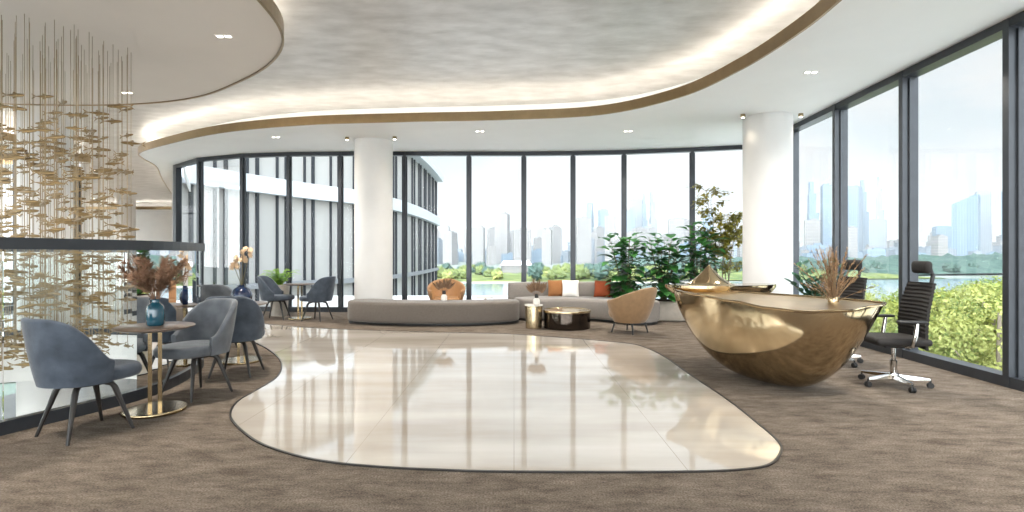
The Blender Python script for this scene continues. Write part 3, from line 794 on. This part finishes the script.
for i in range(NS+1):
    th = PI*i/NS; s = -math.cos(th)*.9995
    bf, br, zf, zr, zk = dsec(s)
    ring = []
    for j in range(29):
        ph = PI*j/28; w = (bf-br)/2+(bf+br)/2*math.copysign(abs(math.cos(ph))**.9, math.cos(ph)); zz_ = zf+(zr-zf)*j/28
        ring.append(dpt(s, w, max(zz_-(zz_-zk)*math.sin(ph)**.85, .002)))
    hull.append(ring)
    dk = []
    for j in range(13):
        u = j/12; w = bf-.0+(-br-bf)*u
        dip = .012*math.sin(PI*u)**.6 if 0 < u < 1 else 0
        dk.append(dpt(s, w, zf+(zr-zf)*u-dip*math.sqrt(max(0,1-s*s))))
    deck.append(dk)
fixn(MB().loft(hull, False, False).build('hull', M['gold'], desk, angle=180))
fixn(MB().loft(deck, False, False).build('worktop', M['brushgold'], desk, angle=180))
rimp = [dpt(s, dsec(s)[0], dsec(s)[2]) for s in [-math.cos(PI*i/60)*.9995 for i in range(61)]]+[dpt(s, -dsec(s)[1], dsec(s)[3]) for s in [math.cos(PI*i/60)*.9995 for i in range(61)]]
MB().tube(rimp, .014, 8).build('rim', M['gold'], desk)
# rear counter with the peak
cpts = catmull([(1.90,6.78),(2.0,6.55),(2.3,6.42),(2.75,6.5),(3.1,6.62),(3.3,6.8),(3.28,6.98),(2.9,7.0),(2.4,6.98),(2.05,6.93)], 6, True)
ins = [(2.6+(p[0]-2.6)*.93, 6.75+(p[1]-6.75)*.85) for p in cpts]
ins2 = [(2.78+(p[0]-2.6)*.3, 6.74+(p[1]-6.75)*.4) for p in cpts]
fixn(MB().loft([[(p[0],p[1],0.) for p in ins2],[(p[0],p[1],.6) for p in ins2],[(p[0],p[1],.88) for p in ins],[(p[0],p[1],.935) for p in cpts],[(p[0],p[1],.97) for p in cpts]], True, True).build('rear_counter', M['gold'], desk))
pk = [(.36*(1-t)**1.0+.002, .969+.25*t**1.9) for t in [i/14 for i in range(15)]]
pk = [(r, .969+.255*(1-r/.362)**1.75) for r, _ in pk]
MB().lathe(pk, (2.41,6.68,0), 48, 1.0, .62).build('peak', M['gold'], desk, angle=180)
# reeds on the desk
rx0 = dpt(.60,-.02,.83)
rv = thing('vase', 'short gold vase for the dried reeds on the reception desk', 'vase', (rx0[0],rx0[1],.822))
MB().lathe([(.01,0),(.045,0),(.05,.01),(.05,.09),(.045,.10),(.038,.10),(.036,.02),(.01,.02)], (0,0,0), 28).build('vase_body', M['gold'], rv)
rd = thing('dried_reeds', 'tall bunch of dried tan reeds standing on the reception desk', 'dried flowers', (rx0[0],rx0[1],.85))
st = MB()
for k in range(80):
    a = R.uniform(0,2*PI); rr = abs(R.gauss(0,.11))+.02; h = R.uniform(.2,.6); rr *= 1.15 if h < .45 else .7
    plume(st, (.015*math.cos(a),.015*math.sin(a),0), (rr*math.cos(a),rr*math.sin(a),h), 22, .045, .003, (.4*rr*math.cos(a),.4*rr*math.sin(a),-.02), .6, .45)
st.build('reeds', M['reed'], rd)

# ------------------------------------------------------------------ office chairs
def office_chair(label):
    t = thing('office_chair', label, 'chair', (0,0,0), 0, 'black high-backed desk chairs')
    # local: faces +X
    s = MB(); s.rbox((.02,0,.475),(.52,.50,.075),.035); s.build('seat', M['mesh'], t)
    MB().rbox((.0,0,.425),(.3,.26,.05),.02).build('seat_mechanism', M['black'], t)
    rings = []
    nz = 96
    for i in range(nz+1):
        v = i/nz; z = .40+.66*v; w = .225+.025*math.sin(PI*v)-.01*v
        cx = -.20-.085*v+.03*math.sin(PI*v*1.1)-.02*(1-v)**2
        rib = .004*math.sin(v*34*PI) if .22 < v else 0
        ring = []
        for j in range(13):
            q = -1+2*j/12; ring.append((cx+.045*q*q+rib, w*q, z))
        for j in range(12,-1,-1):
            q = -1+2*j/12; ring.append((cx+.045*q*q-.028+rib, w*q, z))
        rings.append(ring)
    fixn(MB().loft(rings, True, True).build('backrest', M['mesh'], t, angle=50))
    h = MB(); h.rbox((-.265,0,1.215),(.075,.27,.13),.035); h.build('headrest', M['mesh'], t)
    b = MB(); b.tube([(-.31,0,.95),(-.355,0,1.05),(-.37,0,1.13),(-.35,0,1.19),(-.295,0,1.215)], [.02,.02,.018,.018,.016], 10)
    b.build('headrest_bracket', M['black'], t)
    for sgn in (-1,1):
        a = MB(); a.rbox((-.02,sgn*.285,.685),(.26,.07,.028),.013); a.build('armrest', M['black'], t)
        p = MB(); p.tube([(-.07,sgn*.285,.68),(-.05,sgn*.29,.55),(-.03,sgn*.28,.45),(-.02,sgn*.2,.425)], [.018,.02,.022,.02], 10); p.build('arm_post', M['chrome'], t)
    MB().lathe([(.028,.10),(.032,.11),(.032,.26),(.02,.265),(.02,.41)], (0,0,0), 20).build('gas_lift', M['chrome'], t)
    MB().lathe([(.01,.065),(.05,.07),(.055,.09),(.05,.125),(.01,.13)], (0,0,0), 20).build('base_hub', M['chrome'], t)
    for k in range(5):
        a = 2*PI*k/5+.35; ca, sa = math.cos(a), math.sin(a)
        l = MB()
        rr = []
        for u, w, z0, z1 in ((.03,.026,.075,.12),(.18,.022,.075,.108),(.31,.016,.078,.095)):
            rr.append([(ca*u-sa*w,sa*u+ca*w,z0),(ca*u+sa*w,sa*u-ca*w,z0),(ca*u+sa*w*.7,sa*u-ca*w*.7,z1),(ca*u-sa*w*.7,sa*u+ca*w*.7,z1)])
        lo = fixn(l.loft(rr, True, True, False).build('base_leg', M['chrome'], t))
        c = MB()
        for sg in (-1,1):
            c.lathe([(.004,-.009),(.026,-.009),(.029,-.005),(.029,.005),(.026,.009),(.004,.009)], (0,0,0), 18)
            m = len(c.v)//2 if sg == 1 else 0
            for i in range(m, len(c.v)):
                x, y, z = c.v[i]; px, py, pz = x, z+sg*.014, y
                c.v[i] = (ca*.31+px*ca-py*sa, sa*.31+px*sa+py*ca, .029+pz)
        c.tube([(ca*.31,sa*.31,.03),(ca*.31,sa*.31,.085)], .009, 8)
        fixn(c.build('caster', M['black'], lo))
    return t
o1 = place(office_chair('black high-backed desk chair on chrome star base, nearest beside the desk'), 3.90,5.55,172)
o2 = dup(o1, (3.98,6.72,0), math.radians(190), 'black high-backed desk chair farther away, mostly hidden behind the desk')

# ------------------------------------------------------------------ ceiling lights
def downlight(x, y, label, power=40, rz=0.0):
    t = thing('ceiling_light', label, 'ceiling light', (x,y,ZC), rz, 'twin square downlights in the ceiling')
    f = MB()
    for sx in (-.045,.045):
        for (cx, cy, dx, dy) in ((0,.036,.085,.012),(0,-.036,.085,.012),(.036,0,.012,.06),(-.036,0,.012,.06)): f.box((sx+cx,cy,-.004),(dx,dy,.008))
    f.build('frame', M['porcelain'], t)
    l = MB()
    for sx in (-.045,.045): l.box((sx,0,-.002),(.058,.058,.003))
    l.build('lens', M['lamp'], t)
    ld = bpy.data.lights.new('downlight', 'AREA'); ld.shape = 'RECTANGLE'; ld.size = .26; ld.size_y = .11; ld.energy = power; ld.color = (1.,.93,.83); ld.spread = math.radians(150)
    lo = bpy.data.objects.new('downlight_lamp', ld); COL.objects.link(lo); lo.parent = t; lo.location = (0,0,-.03)
    return t
def CG(x, y): d = F*(ZC-H0)/(HY-y); return ((x-CX)/F*d, d)
PW = 70
downlight(*CG(224,36), 'twin downlight in the middle of the left ceiling island', PW)
downlight(*CG(127,92.5), 'twin downlight at the edge of the ceiling island beside the fish', PW)
downlight(*CG(811,72), 'twin downlight in the white ceiling left of the right-hand windows', PW)
downlight(*CG(628,131), 'twin downlight in the white ceiling right of centre, near the back windows', PW)
downlight(*CG(480,131), 'twin downlight in the white ceiling left of centre, near the back windows', PW)
downlight(*CG(276,137), 'small twin downlight above the far window chairs', PW)
downlight(4.05,4.3,'twin downlight at the top right edge of the view, above the carpet', PW)
for x, y in ((4.0,1.6),(3.9,-1.2),(-3.6,2.6),(-6.,2.2)):  # unseen downlights added as room fill
    downlight(x, y, 'added twin downlight out of view, fill for the room', PW)
def column_spot(x, y, label):
    t = thing('column_spotlight', label, 'ceiling light', (x,y,ZC), 0, 'small brass spotlights beside the columns')
    MB().lathe([(.01,-.055),(.034,-.055),(.04,-.05),(.04,0),(.01,0)], (0,0,0), 24).build('housing', M['brass'], t)
    MB().lathe([(.005,-.060),(.026,-.060),(.026,-.054),(.005,-.054)], (0,0,0), 20).build('lens', M['lamp'], t)
    ld = bpy.data.lights.new('spot', 'SPOT'); ld.energy = 6; ld.color = (1.,.85,.65); ld.spot_size = math.radians(100); ld.spot_blend = .8; ld.shadow_soft_size = .03
    lo = bpy.data.objects.new('spot_lamp', ld); COL.objects.link(lo); lo.parent = t; lo.location = (0,0,-.1)
column_spot(-3.40,11.0,'small brass spotlight left of the left-hand column top')
column_spot(-2.42,10.95,'small brass spotlight right of the left-hand column top')
column_spot(3.90,9.2,'small brass spotlight left of the right-hand column top')
column_spot(4.86,9.15,'small brass spotlight right of the right-hand column top')
for x, y in ((-14,18),(-18,22),(-22,18),(-22,25),(-16,26)):  # downlights added to brighten the dim far hall
    downlight(x, y, 'added fill downlight in the far left hall beyond the fish', 110).location.z = ZR
# bare area lights added to brighten the storey below
for x, y in ((-6,7),(-8,13),(-3,14),(-11,5),(-6,20)):
    ld = bpy.data.lights.new('lower_fill','AREA'); ld.size = .6; ld.energy = 110; ld.color = (1,.95,.9)
    lo = bpy.data.objects.new('lower_fill', ld); COL.objects.link(lo); lo.location = (x,y,-.72 if not (-9<x<-4 and y<8) else -.75)

# ------------------------------------------------------------------ neighbouring wing of the building
wing = thing('office_building', 'curved glazed wing of the building seen through the left windows', 'building', (0,0,0))
WC = catmull([(-13.25,21.5),(-12.9,22.6),(-12.0,25),(-10.6,28),(-9.0,31),(-7.95,36),(-7.6,44),(-7.8,54)], 10)
WI = offset(WC, 9)
WI = [(-13.35,21.8),(-17.5,30.2),(-17,44),(-17,54)]
MB().flat(WC+WI[::-1], (), 8.6, 28.6).build('facade_glass', M['wingglass'], wing)
def band(z0, z1, out, m, nm):
    o = offset(WC, -out); inn = offset(WC, .4)
    fixn(MB().loft([[(a[0],a[1],z0),(b[0],b[1],z0),(b[0],b[1],z1),(a[0],a[1],z1)] for a, b in zip(o, inn)], True, True, False).build(nm, m, wing))
band(4.17,4.94,.45,M['wingslab'],'floor_band')
band(-.25,.0,.3,M['winginner'],'floor_band')
band(-4.6,-3.9,.45,M['wingslab'],'floor_band')
band(8.55,9.0,.75,M['wingslab'],'roof_edge')
MB().flat(WC+WI[::-1], (), 9.0, .4).build('roof', M['wingslab'], wing)
d = 0; last = WC[0]; nf = 0; k_ = 0
pos = []
seg = []
acc = 0; nxt = .4; pat = (1.15,.55)
for a, b in zip(WC, WC[1:]):
    l = math.hypot(b[0]-a[0],b[1]-a[1])
    while nxt <= acc+l:
        t_ = (nxt-acc)/l; x, y = a[0]+(b[0]-a[0])*t_, a[1]+(b[1]-a[1])*t_; rz = math.atan2(b[1]-a[1],b[0]-a[0])
        MB().box((x+math.sin(rz)*.06, y-math.cos(rz)*.06, -5.),(.08 if k_ % 2 else .13,.12,27.1),rz).build('fin', M['frame'], wing)
        nxt += pat[k_ % 2]*(1 if y < 36 else 1.5); k_ += 1
    acc += l

# ------------------------------------------------------------------ landscape
ZG = -22.0
struct('ground', MB().flat([(-2500,-300),(2500,-300),(3600,3400),(-3600,3400)], (), ZG-.6, 1), M['ground'])
river = catmull([(-260,330),(-60,300),(120,330),(280,330),(420,300),(700,360),(1400,560)], 8)
river2 = catmull([(1500,780),(760,600),(470,520),(300,500),(140,470),(-60,480),(-260,520)], 8)
MB_w = MB().flat([(-200,60),(-40,120),(60,190)]+[(150,215),(300,225),(520,240),(1500,420),(1500,800),(760,620),(470,520),(300,480),(140,440),(-60,430),(-260,470)], (), ZG+.1, .5)
struct('river', MB_w, M['water'])
def hill(x0, x1, y0, y1, h, m, name, seed, nx=90, ny=10):
    r = random.Random(seed); from mathutils import noise as nz
    rings = []
    for j in range(ny+1):
        v = j/ny; row = []
        for i in range(nx+1):
            u = i/nx; x = x0+(x1-x0)*u; y = (y0[0]+(y0[1]-y0[0])*u)*(1-v)+(y1[0]+(y1[1]-y1[0])*u)*v
            e = min(1,u*8,(1-u)*8); hh = h*(math.sin(PI*min(1,v*1.4+.02)*.5)**.6)*(.75+.5*nz.noise(Vector((x*.006,y*.006,seed))))*e**.5
            hh *= (.8+.5*abs(nz.noise(Vector((x*.07,y*.07,seed+3)))))
            row.append((x,y,ZG-.3+max(0,hh)))
        rings.append(row)
    o = fixn(MB().loft(rings, False, False).build(name, m, angle=180)); o['kind'] = 'stuff'
    tag(o, None, 'trees'); return o
tag(hill(330,1500,(560,820),(700,1150),26,M['far_trees'],'wooded_hillside',3,160,12), 'dark hazy woods on the far river bank beyond the right-hand windows')
tag(hill(90,420,(455,520),(640,700),7,M['meadow'],'wooded_meadow',8,110,10), 'sunlit yellow-green woods across the river behind the sofa')
tag(hill(-110,100,(445,450),(560,600),6,M['meadow'],'wooded_meadow',5,80,10), 'pale green tree belt across the river left of the sofa')
tag(hill(150,520,(760,800),(950,1000),26,M['far_trees'],'wooded_hillside',12,110,10), 'dark hazy tree line below the distant towers')
struct('river_bank', MB().flat([(-150,425),(150,432),(155,446),(-150,444)], (), ZG+.6, .8), M['sand'])

# thin summer haze lying over the river and the city
hz = bpy.data.materials.new('haze'); hz.use_nodes = True; hn = hz.node_tree.nodes; hn.remove(hn['Principled BSDF'])
vsn = hn.new('ShaderNodeVolumeScatter'); vsn.inputs['Density'].default_value = .00013; vsn.inputs['Color'].default_value = (.93,.97,1,1)
hz.node_tree.links.new(vsn.outputs[0], hn['Material Output'].inputs['Volume'])
ho = MB().box((400,1800,120),(7000,2900,282)).build('haze', hz)
tag(ho, 'pale haze hanging over the river and the distant city', 'haze', None, 'stuff')
# far city
def tower(x, d, px, ytop, m, label, shape='box', group=None, name='skyscraper', dep=None):
    X = (x-CX)/F*d; w = px/F*d; zt = H0+(HY-ytop)/F*d; h = zt-ZG
    t = thing(name, label, 'building', (X,d,ZG), -math.atan2(X,d)+R.uniform(-.3,.3), group)
    dep = dep or w
    b = MB()
    if shape == 'twist':
        rings = []
        for i in range(19):
            u = i/18; a = u*1.5; k = 1-.22*u
            rings.append([(w*.55*k*math.cos(a+q*PI/2+PI/4)*1.2, dep*.55*k*math.sin(a+q*PI/2+PI/4)*1.2, h*u) for q in range(4)])
        b.loft(rings, True, True, False)
    elif shape == 'step':
        b.box((0,0,h*.30),(w,dep,h*.60)); b.box((-w*.12,0,h*.72),(w*.7,dep*.8,h*.26)); b.box((-w*.2,0,h*.925),(w*.4,dep*.6,h*.15))
    elif shape == 'wedge':
        v = [(-w/2,-dep/2,0),(w/2,-dep/2,0),(w/2,dep/2,0),(-w/2,dep/2,0),(-w/2,-dep/2,h*.86),(w/2,-dep/2,h),(w/2,dep/2,h),(-w/2,dep/2,h*.86)]
        b.add(v,[(3,2,1,0),(4,5,6,7),(0,1,5,4),(1,2,6,5),(2,3,7,6),(3,0,4,7)],False)
    else:
        b.box((0,0,h*.49),(w,dep,h*.98)); b.box((0,0,h*.99),(w*.6,dep*.6,h*.02))
    b.build('tower_body', m, t)
    if shape in ('step','box','wedge') and h > 120:
        MB().tube([(0,0,h*.98),(0,0,h*1.07)], [w*.03,w*.008], 6).build('mast', M['wingslab'], t)
    return t
T = [(590,2300,7,203,'city3','twist','twisting pale blue tower left of the tallest cluster behind the sofa'),
 (603,2250,8,209,'city3','box','flat-topped blue tower just right of the twisting one'),
 (629,2300,11,206,'city3','wedge','wide blue slab tower at the left of the central cluster'),
 (637,2400,12,199,'city1','box','pale slab tower in the middle of the central cluster'),
 (645,2350,5,194,'city3','step','stepped blue tower in the central skyline cluster'),
 (653,2300,6,192,'city1','step','pale stepped tower at the right of the central cluster'),
 (650,2100,10,226,'city1','box','shorter pale block at the foot of the central cluster'),
 (708,2200,9,210,'city3','wedge','blue wedge tower beside the slender indoor tree'),
 (813,1900,9,182,'city3','step','blue stepped tower seen in the window next to the right column'),
 (826,1900,8,184,'city3','box','flat blue tower in the window next to the right column'),
 (853,2000,13,186,'city3','box','broad blue tower left in the second right-hand window'),
 (864,2050,7,180,'city3','step','stepped blue tower in the second right-hand window'),
 (880,1950,7,177,'city1','step','tallest pale stepped tower in the second right-hand window'),
 (878,1750,14,219,'city1','box','low pale block at the foot of the right towers'),
 (812,1750,12,222,'city1','box','low pale block beside the right column'),
 (942,1700,13,226,'city3','box','small blue block left of the grey tower in the third right-hand window'),
 (966,1500,20,195,'city3','wedge','grey-blue slanted tower in the third right-hand window'),
 (983,1640,11,190,'city1','box','pale tower attached right of the slanted grey-blue one'),
 (1008,1500,10,190,'city3','box','blue tower cut off by the nearest right-hand mullion')]
towers = [((x-CX)/F*d, d, px/F*d*.8) for x, d, px, *_ in T]
for x, d, px, yt, m, sh, lab in T: tower(x, d, px, yt, M[m], lab, sh)
CL = 'pale block in the hazy city beyond the river'
protos = []
for k in range(6):
    t = thing('city_block', CL, 'building', (0,0,ZG), 0, 'hazy city blocks on the horizon')
    w, dp, h = (30,22,40,26,34,48)[k], (24,22,20,26,18,26)[k], (34,60,26,48,75,20)[k]
    b = MB(); b.box((0,0,h*.5),(w,dp,h))
    b.box((w*.1,0,h+1.5),(w*.4,dp*.5,3)); b.build('block_body', M[('city1','city2','city3')[k % 3]], t)
    protos.append(t)
first = [True]*6
placed = []
count = 0
while count < 298:
    i = count
    k = R.randrange(6); d = R.uniform(1150,2300)
    x = R.uniform(428,745) if i < 200 else R.uniform(795,1010)
    if i >= 200: d = R.uniform(1350,2300)
    X = (x-CX)/F*d; sc = R.uniform(.6,1.2)
    if any((X-a)**2+(d-b)**2 < (c+26*sc)**2 for a, b, c in placed+towers): continue
    placed.append((X,d,26*sc)); count += 1
    o = protos[k] if first[k] else dup(protos[k])
    first[k] = False
    o.location = (X,d,ZG); o.rotation_euler = (0,0,R.uniform(-.5,.5)); o.scale = (sc,sc,sc*R.uniform(.7,1.7))
pav = thing('pavilion', 'low white-roofed hall on the far river bank left of the sofa', 'building', ((516-CX)/F*560,560,ZG), .05)
MB().box((0,0,6),(30,18,12)).build('wall', M['city2'], pav)
fixn(MB().loft([[(-16,-10,12),(16,-10,12),(16,10,12),(-16,10,12)],[(-13,-6,16.5),(13,-6,16.5),(13,6,16.5),(-13,6,16.5)]], True, True, False).build('roof', M['wingslab'], pav))

# round-crowned trees on the far bank
from mathutils import noise as NZ
def blob_tree(seed, hgt, rad):
    cr = MB(); rings = []
    for i in range(21):
        a = PI*i/20; ring = []
        for j in range(30):
            b = 2*PI*j/30; n_ = Vector((math.sin(a)*math.cos(b),math.sin(a)*math.sin(b),-math.cos(a)))
            q = rad*(.8+.5*NZ.noise(n_*1.7+Vector((seed,0,0)))+.4*NZ.noise(n_*4.5+Vector((0,seed,0)))+.25*NZ.noise(n_*10)) if 0 < i < 20 else rad*.8
            ring.append((n_.x*q, n_.y*q, hgt-rad*1.1+n_.z*q*1.15))
        rings.append(ring)
    cr.loft(rings, True, True, True)
    return cr, MB().tube([(0,0,0),(0,0,hgt-rad*1.2)],[rad*.1,rad*.06],6)
BT = []
for k in range(3):
    cr, tk = blob_tree(11+k*7, (11,13,9)[k], (4.6,5,4.2)[k])
    t = thing('tree', 'round-crowned tree in the wood on the far river bank', 'tree', (0,0,ZG), 0, 'trees on the far river bank')
    cr.build('crown', M[('meadow','far_trees','meadow2')[k]], t, angle=180); tk.build('trunk', M['bark'], t); BT.append(t)
seen = [False]*3; spots = []
while len(spots) < 280:
    i = len(spots)
    if i < 170: px, dd = R.uniform(432,700), R.uniform(450,640)
    else: px, dd = R.uniform(700,1010), R.uniform(545,800)
    X = (px-CX)/F*dd
    if px > 700: dd += max(0,(px-800))*.35; X = (px-CX)/F*dd
    if any((X-a)**2+(dd-b)**2 < 49 for a, b in spots): continue
    if abs(X-2) < 24 and dd < 585: dd = dd
    if abs(px-516) < 17 and dd < 580: continue
    spots.append((X,dd)); k = R.choice((0,0,1,2) if i < 170 else (1,1,1,0))
    o = BT[k] if not seen[k] else dup(BT[k])
    seen[k] = True; sc = R.uniform(.65,1.2); o.location = (X,dd,ZG+.4); o.rotation_euler = (0,0,R.uniform(0,6)); o.scale = (sc*1.15,sc*1.15,sc)
# trees near the building
def tree_mesh(rad, hgt, nleaf, size, seed):
    r = random.Random(seed); lf = MB(); tk = MB()
    lobes = [(Vector((0,0,hgt-rad*.9)), rad*.85)]
    for k in range(9):
        a = r.uniform(0,2*PI); q = r.uniform(.35,.85)*rad
        lobes.append((Vector((q*math.cos(a),q*math.sin(a),hgt-rad*r.uniform(.9,2.2))), rad*r.uniform(.4,.65)))
    for k in range(nleaf):
        c, q = lobes[r.randrange(len(lobes))]
        n = Vector((r.gauss(0,1),r.gauss(0,1),r.gauss(.25,1))).normalized()
        p = c+n*q*(r.uniform(.55,1.0)**.5); p.z -= .0
        d = (n+Vector((r.gauss(0,.7),r.gauss(0,.7),r.gauss(0,.7)))).normalized(); u = d.orthogonal().normalized(); w = d.cross(u); s = size*r.uniform(.6,1.3)
        an = r.uniform(0,PI); u, w = u*math.cos(an)+w*math.sin(an), w*math.cos(an)-u*math.sin(an)
        lf.add([p-u*s,p-w*s*.55+d*s*.12,p+u*s,p+w*s*.55+d*s*.12],[(0,1,2,3)],False)
    tk.tube([(0,0,0),(.1,0,hgt*.3),(0,.1,hgt*.6),(0,0,hgt-rad*.5)],[rad*.11,rad*.09,rad*.06,rad*.02],7)
    for c, q in lobes[1:]:
        tk.tube([(0,0,max(.5,c.z-q*1.5)),tuple(c)],[rad*.04,rad*.012],5)
    return lf, tk
TP_ = []
for k, m in enumerate(('tree1','tree2','tree3')):
    lf, tk = tree_mesh(2.1+.2*k, 9.5+k*.6, 7500, .085, 40+k)
    t = thing('tree', ('leafy yellow-green tree','leafy mid-green tree','leafy pale green tree')[k]+' just outside the right-hand windows', 'tree', (0,0,0), 0, 'trees outside the right-hand windows')
    lf.build('crown', M[m], t); tk.build('trunk', M['bark'], t); TP_.append(t)
used = [False]*3
def put_tree(k, x, y, ztop, sc, left=False):
    o = TP_[k] if not used[k] else dup(TP_[k])
    used[k] = True
    hg = (9.5+k*.6)*sc; o.location = (x,y,ztop-hg); o.rotation_euler = (0,0,R.uniform(0,6.28)); o.scale = (sc,)*3
    if left: o['label'] = 'leafy tree outside the left-hand windows, glimpsed between the hanging fish'; o['group'] = 'trees outside the left-hand windows'
for i in range(40):
    px = R.uniform(905,1075); d = R.uniform(17,38); yt = R.uniform(272,292)+max(0,(940-px))*.35
    X = (px-CX)/F*d
    if X < 7.6+1.0: continue
    put_tree(R.randrange(3), X, d, H0-(yt-HY)/F*d, R.uniform(.75,1.25))
for px, d, yt in ((868,42,281),(885,36,300),(850,60,300),(903,30,288),(897,26,318),(872,30,325),(845,40,318)):
    put_tree(R.choice((0,2)), (px-CX)/F*d, d, H0-(yt-HY)/F*d, R.uniform(.8,1.0))
LT = None
for i in range(16):   # trees to the left, glimpsed past the fish
    put_tree(R.randrange(3), R.uniform(-28,-16.5), R.uniform(2,10.5), R.uniform(-.9,.6), R.uniform(.8,1.2), True)
struct('slope', MB().flat([(7,-30),(60,-30),(60,70),(12,60),(7,13)], (), -9.0, 8), M['bounce_paving'])
struct('slope', MB().flat([(-60,-30),(-13,-30),(-13,14.8),(-60,14.8)], (), -9.0, 8), M['bounce_paving'])
struct('added_bounce_slab', MB().flat([(-40,-45),(30,-45),(30,-7),(-40,-7)], (), -5.0, 1), M['bounce_paving'])  # unseen slab added to bounce sunlight through the rear windows onto the ceilings

# ------------------------------------------------------------------ sky, sun, camera
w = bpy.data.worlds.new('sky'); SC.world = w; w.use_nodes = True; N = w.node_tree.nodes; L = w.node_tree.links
bg = N['Background']; tc = N.new('ShaderNodeTexCoord'); sp = N.new('ShaderNodeSeparateXYZ'); L.new(tc.outputs['Generated'], sp.inputs[0])
gr = N.new('ShaderNodeValToRGB'); e = gr.color_ramp.elements
e[0].position = 0.0; e[0].color = (.90,.95,.97,1); e[1].position = .75; e[1].color = (.55,.74,.92,1)
x = e.new(.18); x.color = (.84,.92,.96,1)
L.new(sp.outputs[2], gr.inputs[0])
mp = N.new('ShaderNodeMapping'); mp.inputs['Scale'].default_value = (2.2,2.2,6.); mp.inputs['Location'].default_value = (1.7,.3,0); L.new(tc.outputs['Generated'], mp.inputs[0])
nz = N.new('ShaderNodeTexNoise'); nz.inputs['Scale'].default_value = 1.6; nz.inputs['Detail'].default_value = 9; nz.inputs['Roughness'].default_value = .55; L.new(mp.outputs[0], nz.inputs[0])
cr = N.new('ShaderNodeValToRGB'); cr.color_ramp.elements[0].position = .42; cr.color_ramp.elements[1].position = .64; L.new(nz.outputs[0], cr.inputs[0])
mx = N.new('ShaderNodeMix'); mx.data_type = 'RGBA'; mx.inputs[7].default_value = (1.,1.,1.,1)
L.new(cr.outputs[0], mx.inputs[0]); L.new(gr.outputs[0], mx.inputs[6]); L.new(mx.outputs[2], bg.inputs[0])
bg.inputs[1].default_value = .95
# sky boosted behind the building, on the sun's side, as added room fill
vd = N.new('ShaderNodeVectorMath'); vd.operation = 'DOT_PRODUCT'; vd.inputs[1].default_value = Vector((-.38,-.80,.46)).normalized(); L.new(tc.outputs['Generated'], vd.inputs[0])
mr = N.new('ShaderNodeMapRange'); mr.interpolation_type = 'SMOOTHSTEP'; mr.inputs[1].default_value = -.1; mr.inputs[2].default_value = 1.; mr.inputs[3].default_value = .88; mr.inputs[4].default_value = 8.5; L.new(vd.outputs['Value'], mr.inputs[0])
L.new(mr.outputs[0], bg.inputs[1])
sd = bpy.data.lights.new('sun','SUN'); sd.energy = 1.6; sd.angle = math.radians(2); sd.color = (1,.96,.88)
so = bpy.data.objects.new('sun', sd); COL.objects.link(so)
so.rotation_euler = Vector((.45,.55,-.9)).to_track_quat('-Z','Y').to_euler()

cd = bpy.data.cameras.new('camera'); cam = bpy.data.objects.new('camera', cd); COL.objects.link(cam)
cd.sensor_width = 36; cd.lens = F*36/1024; cd.clip_end = 6000; cd.clip_start = .05
cam.location = (0,0,H0); cam.rotation_euler = (PI/2,0,0)
cd.shift_x = -(CX-512)/1024; cd.shift_y = -(256-HY)/1024
SC.camera = cam
vs = SC.view_settings; vs.view_transform = 'Standard'; vs.look = 'None'; vs.gamma = 1; vs.exposure = .12; vs.use_curve_mapping = False
cy = SC.cycles
cy.max_bounces = 8; cy.diffuse_bounces = 4; cy.glossy_bounces = 5; cy.transparent_max_bounces = 24; cy.transmission_bounces = 4
cy.caustics_reflective = False; cy.caustics_refractive = False; cy.sample_clamp_indirect = 6; cy.blur_glossy = .5
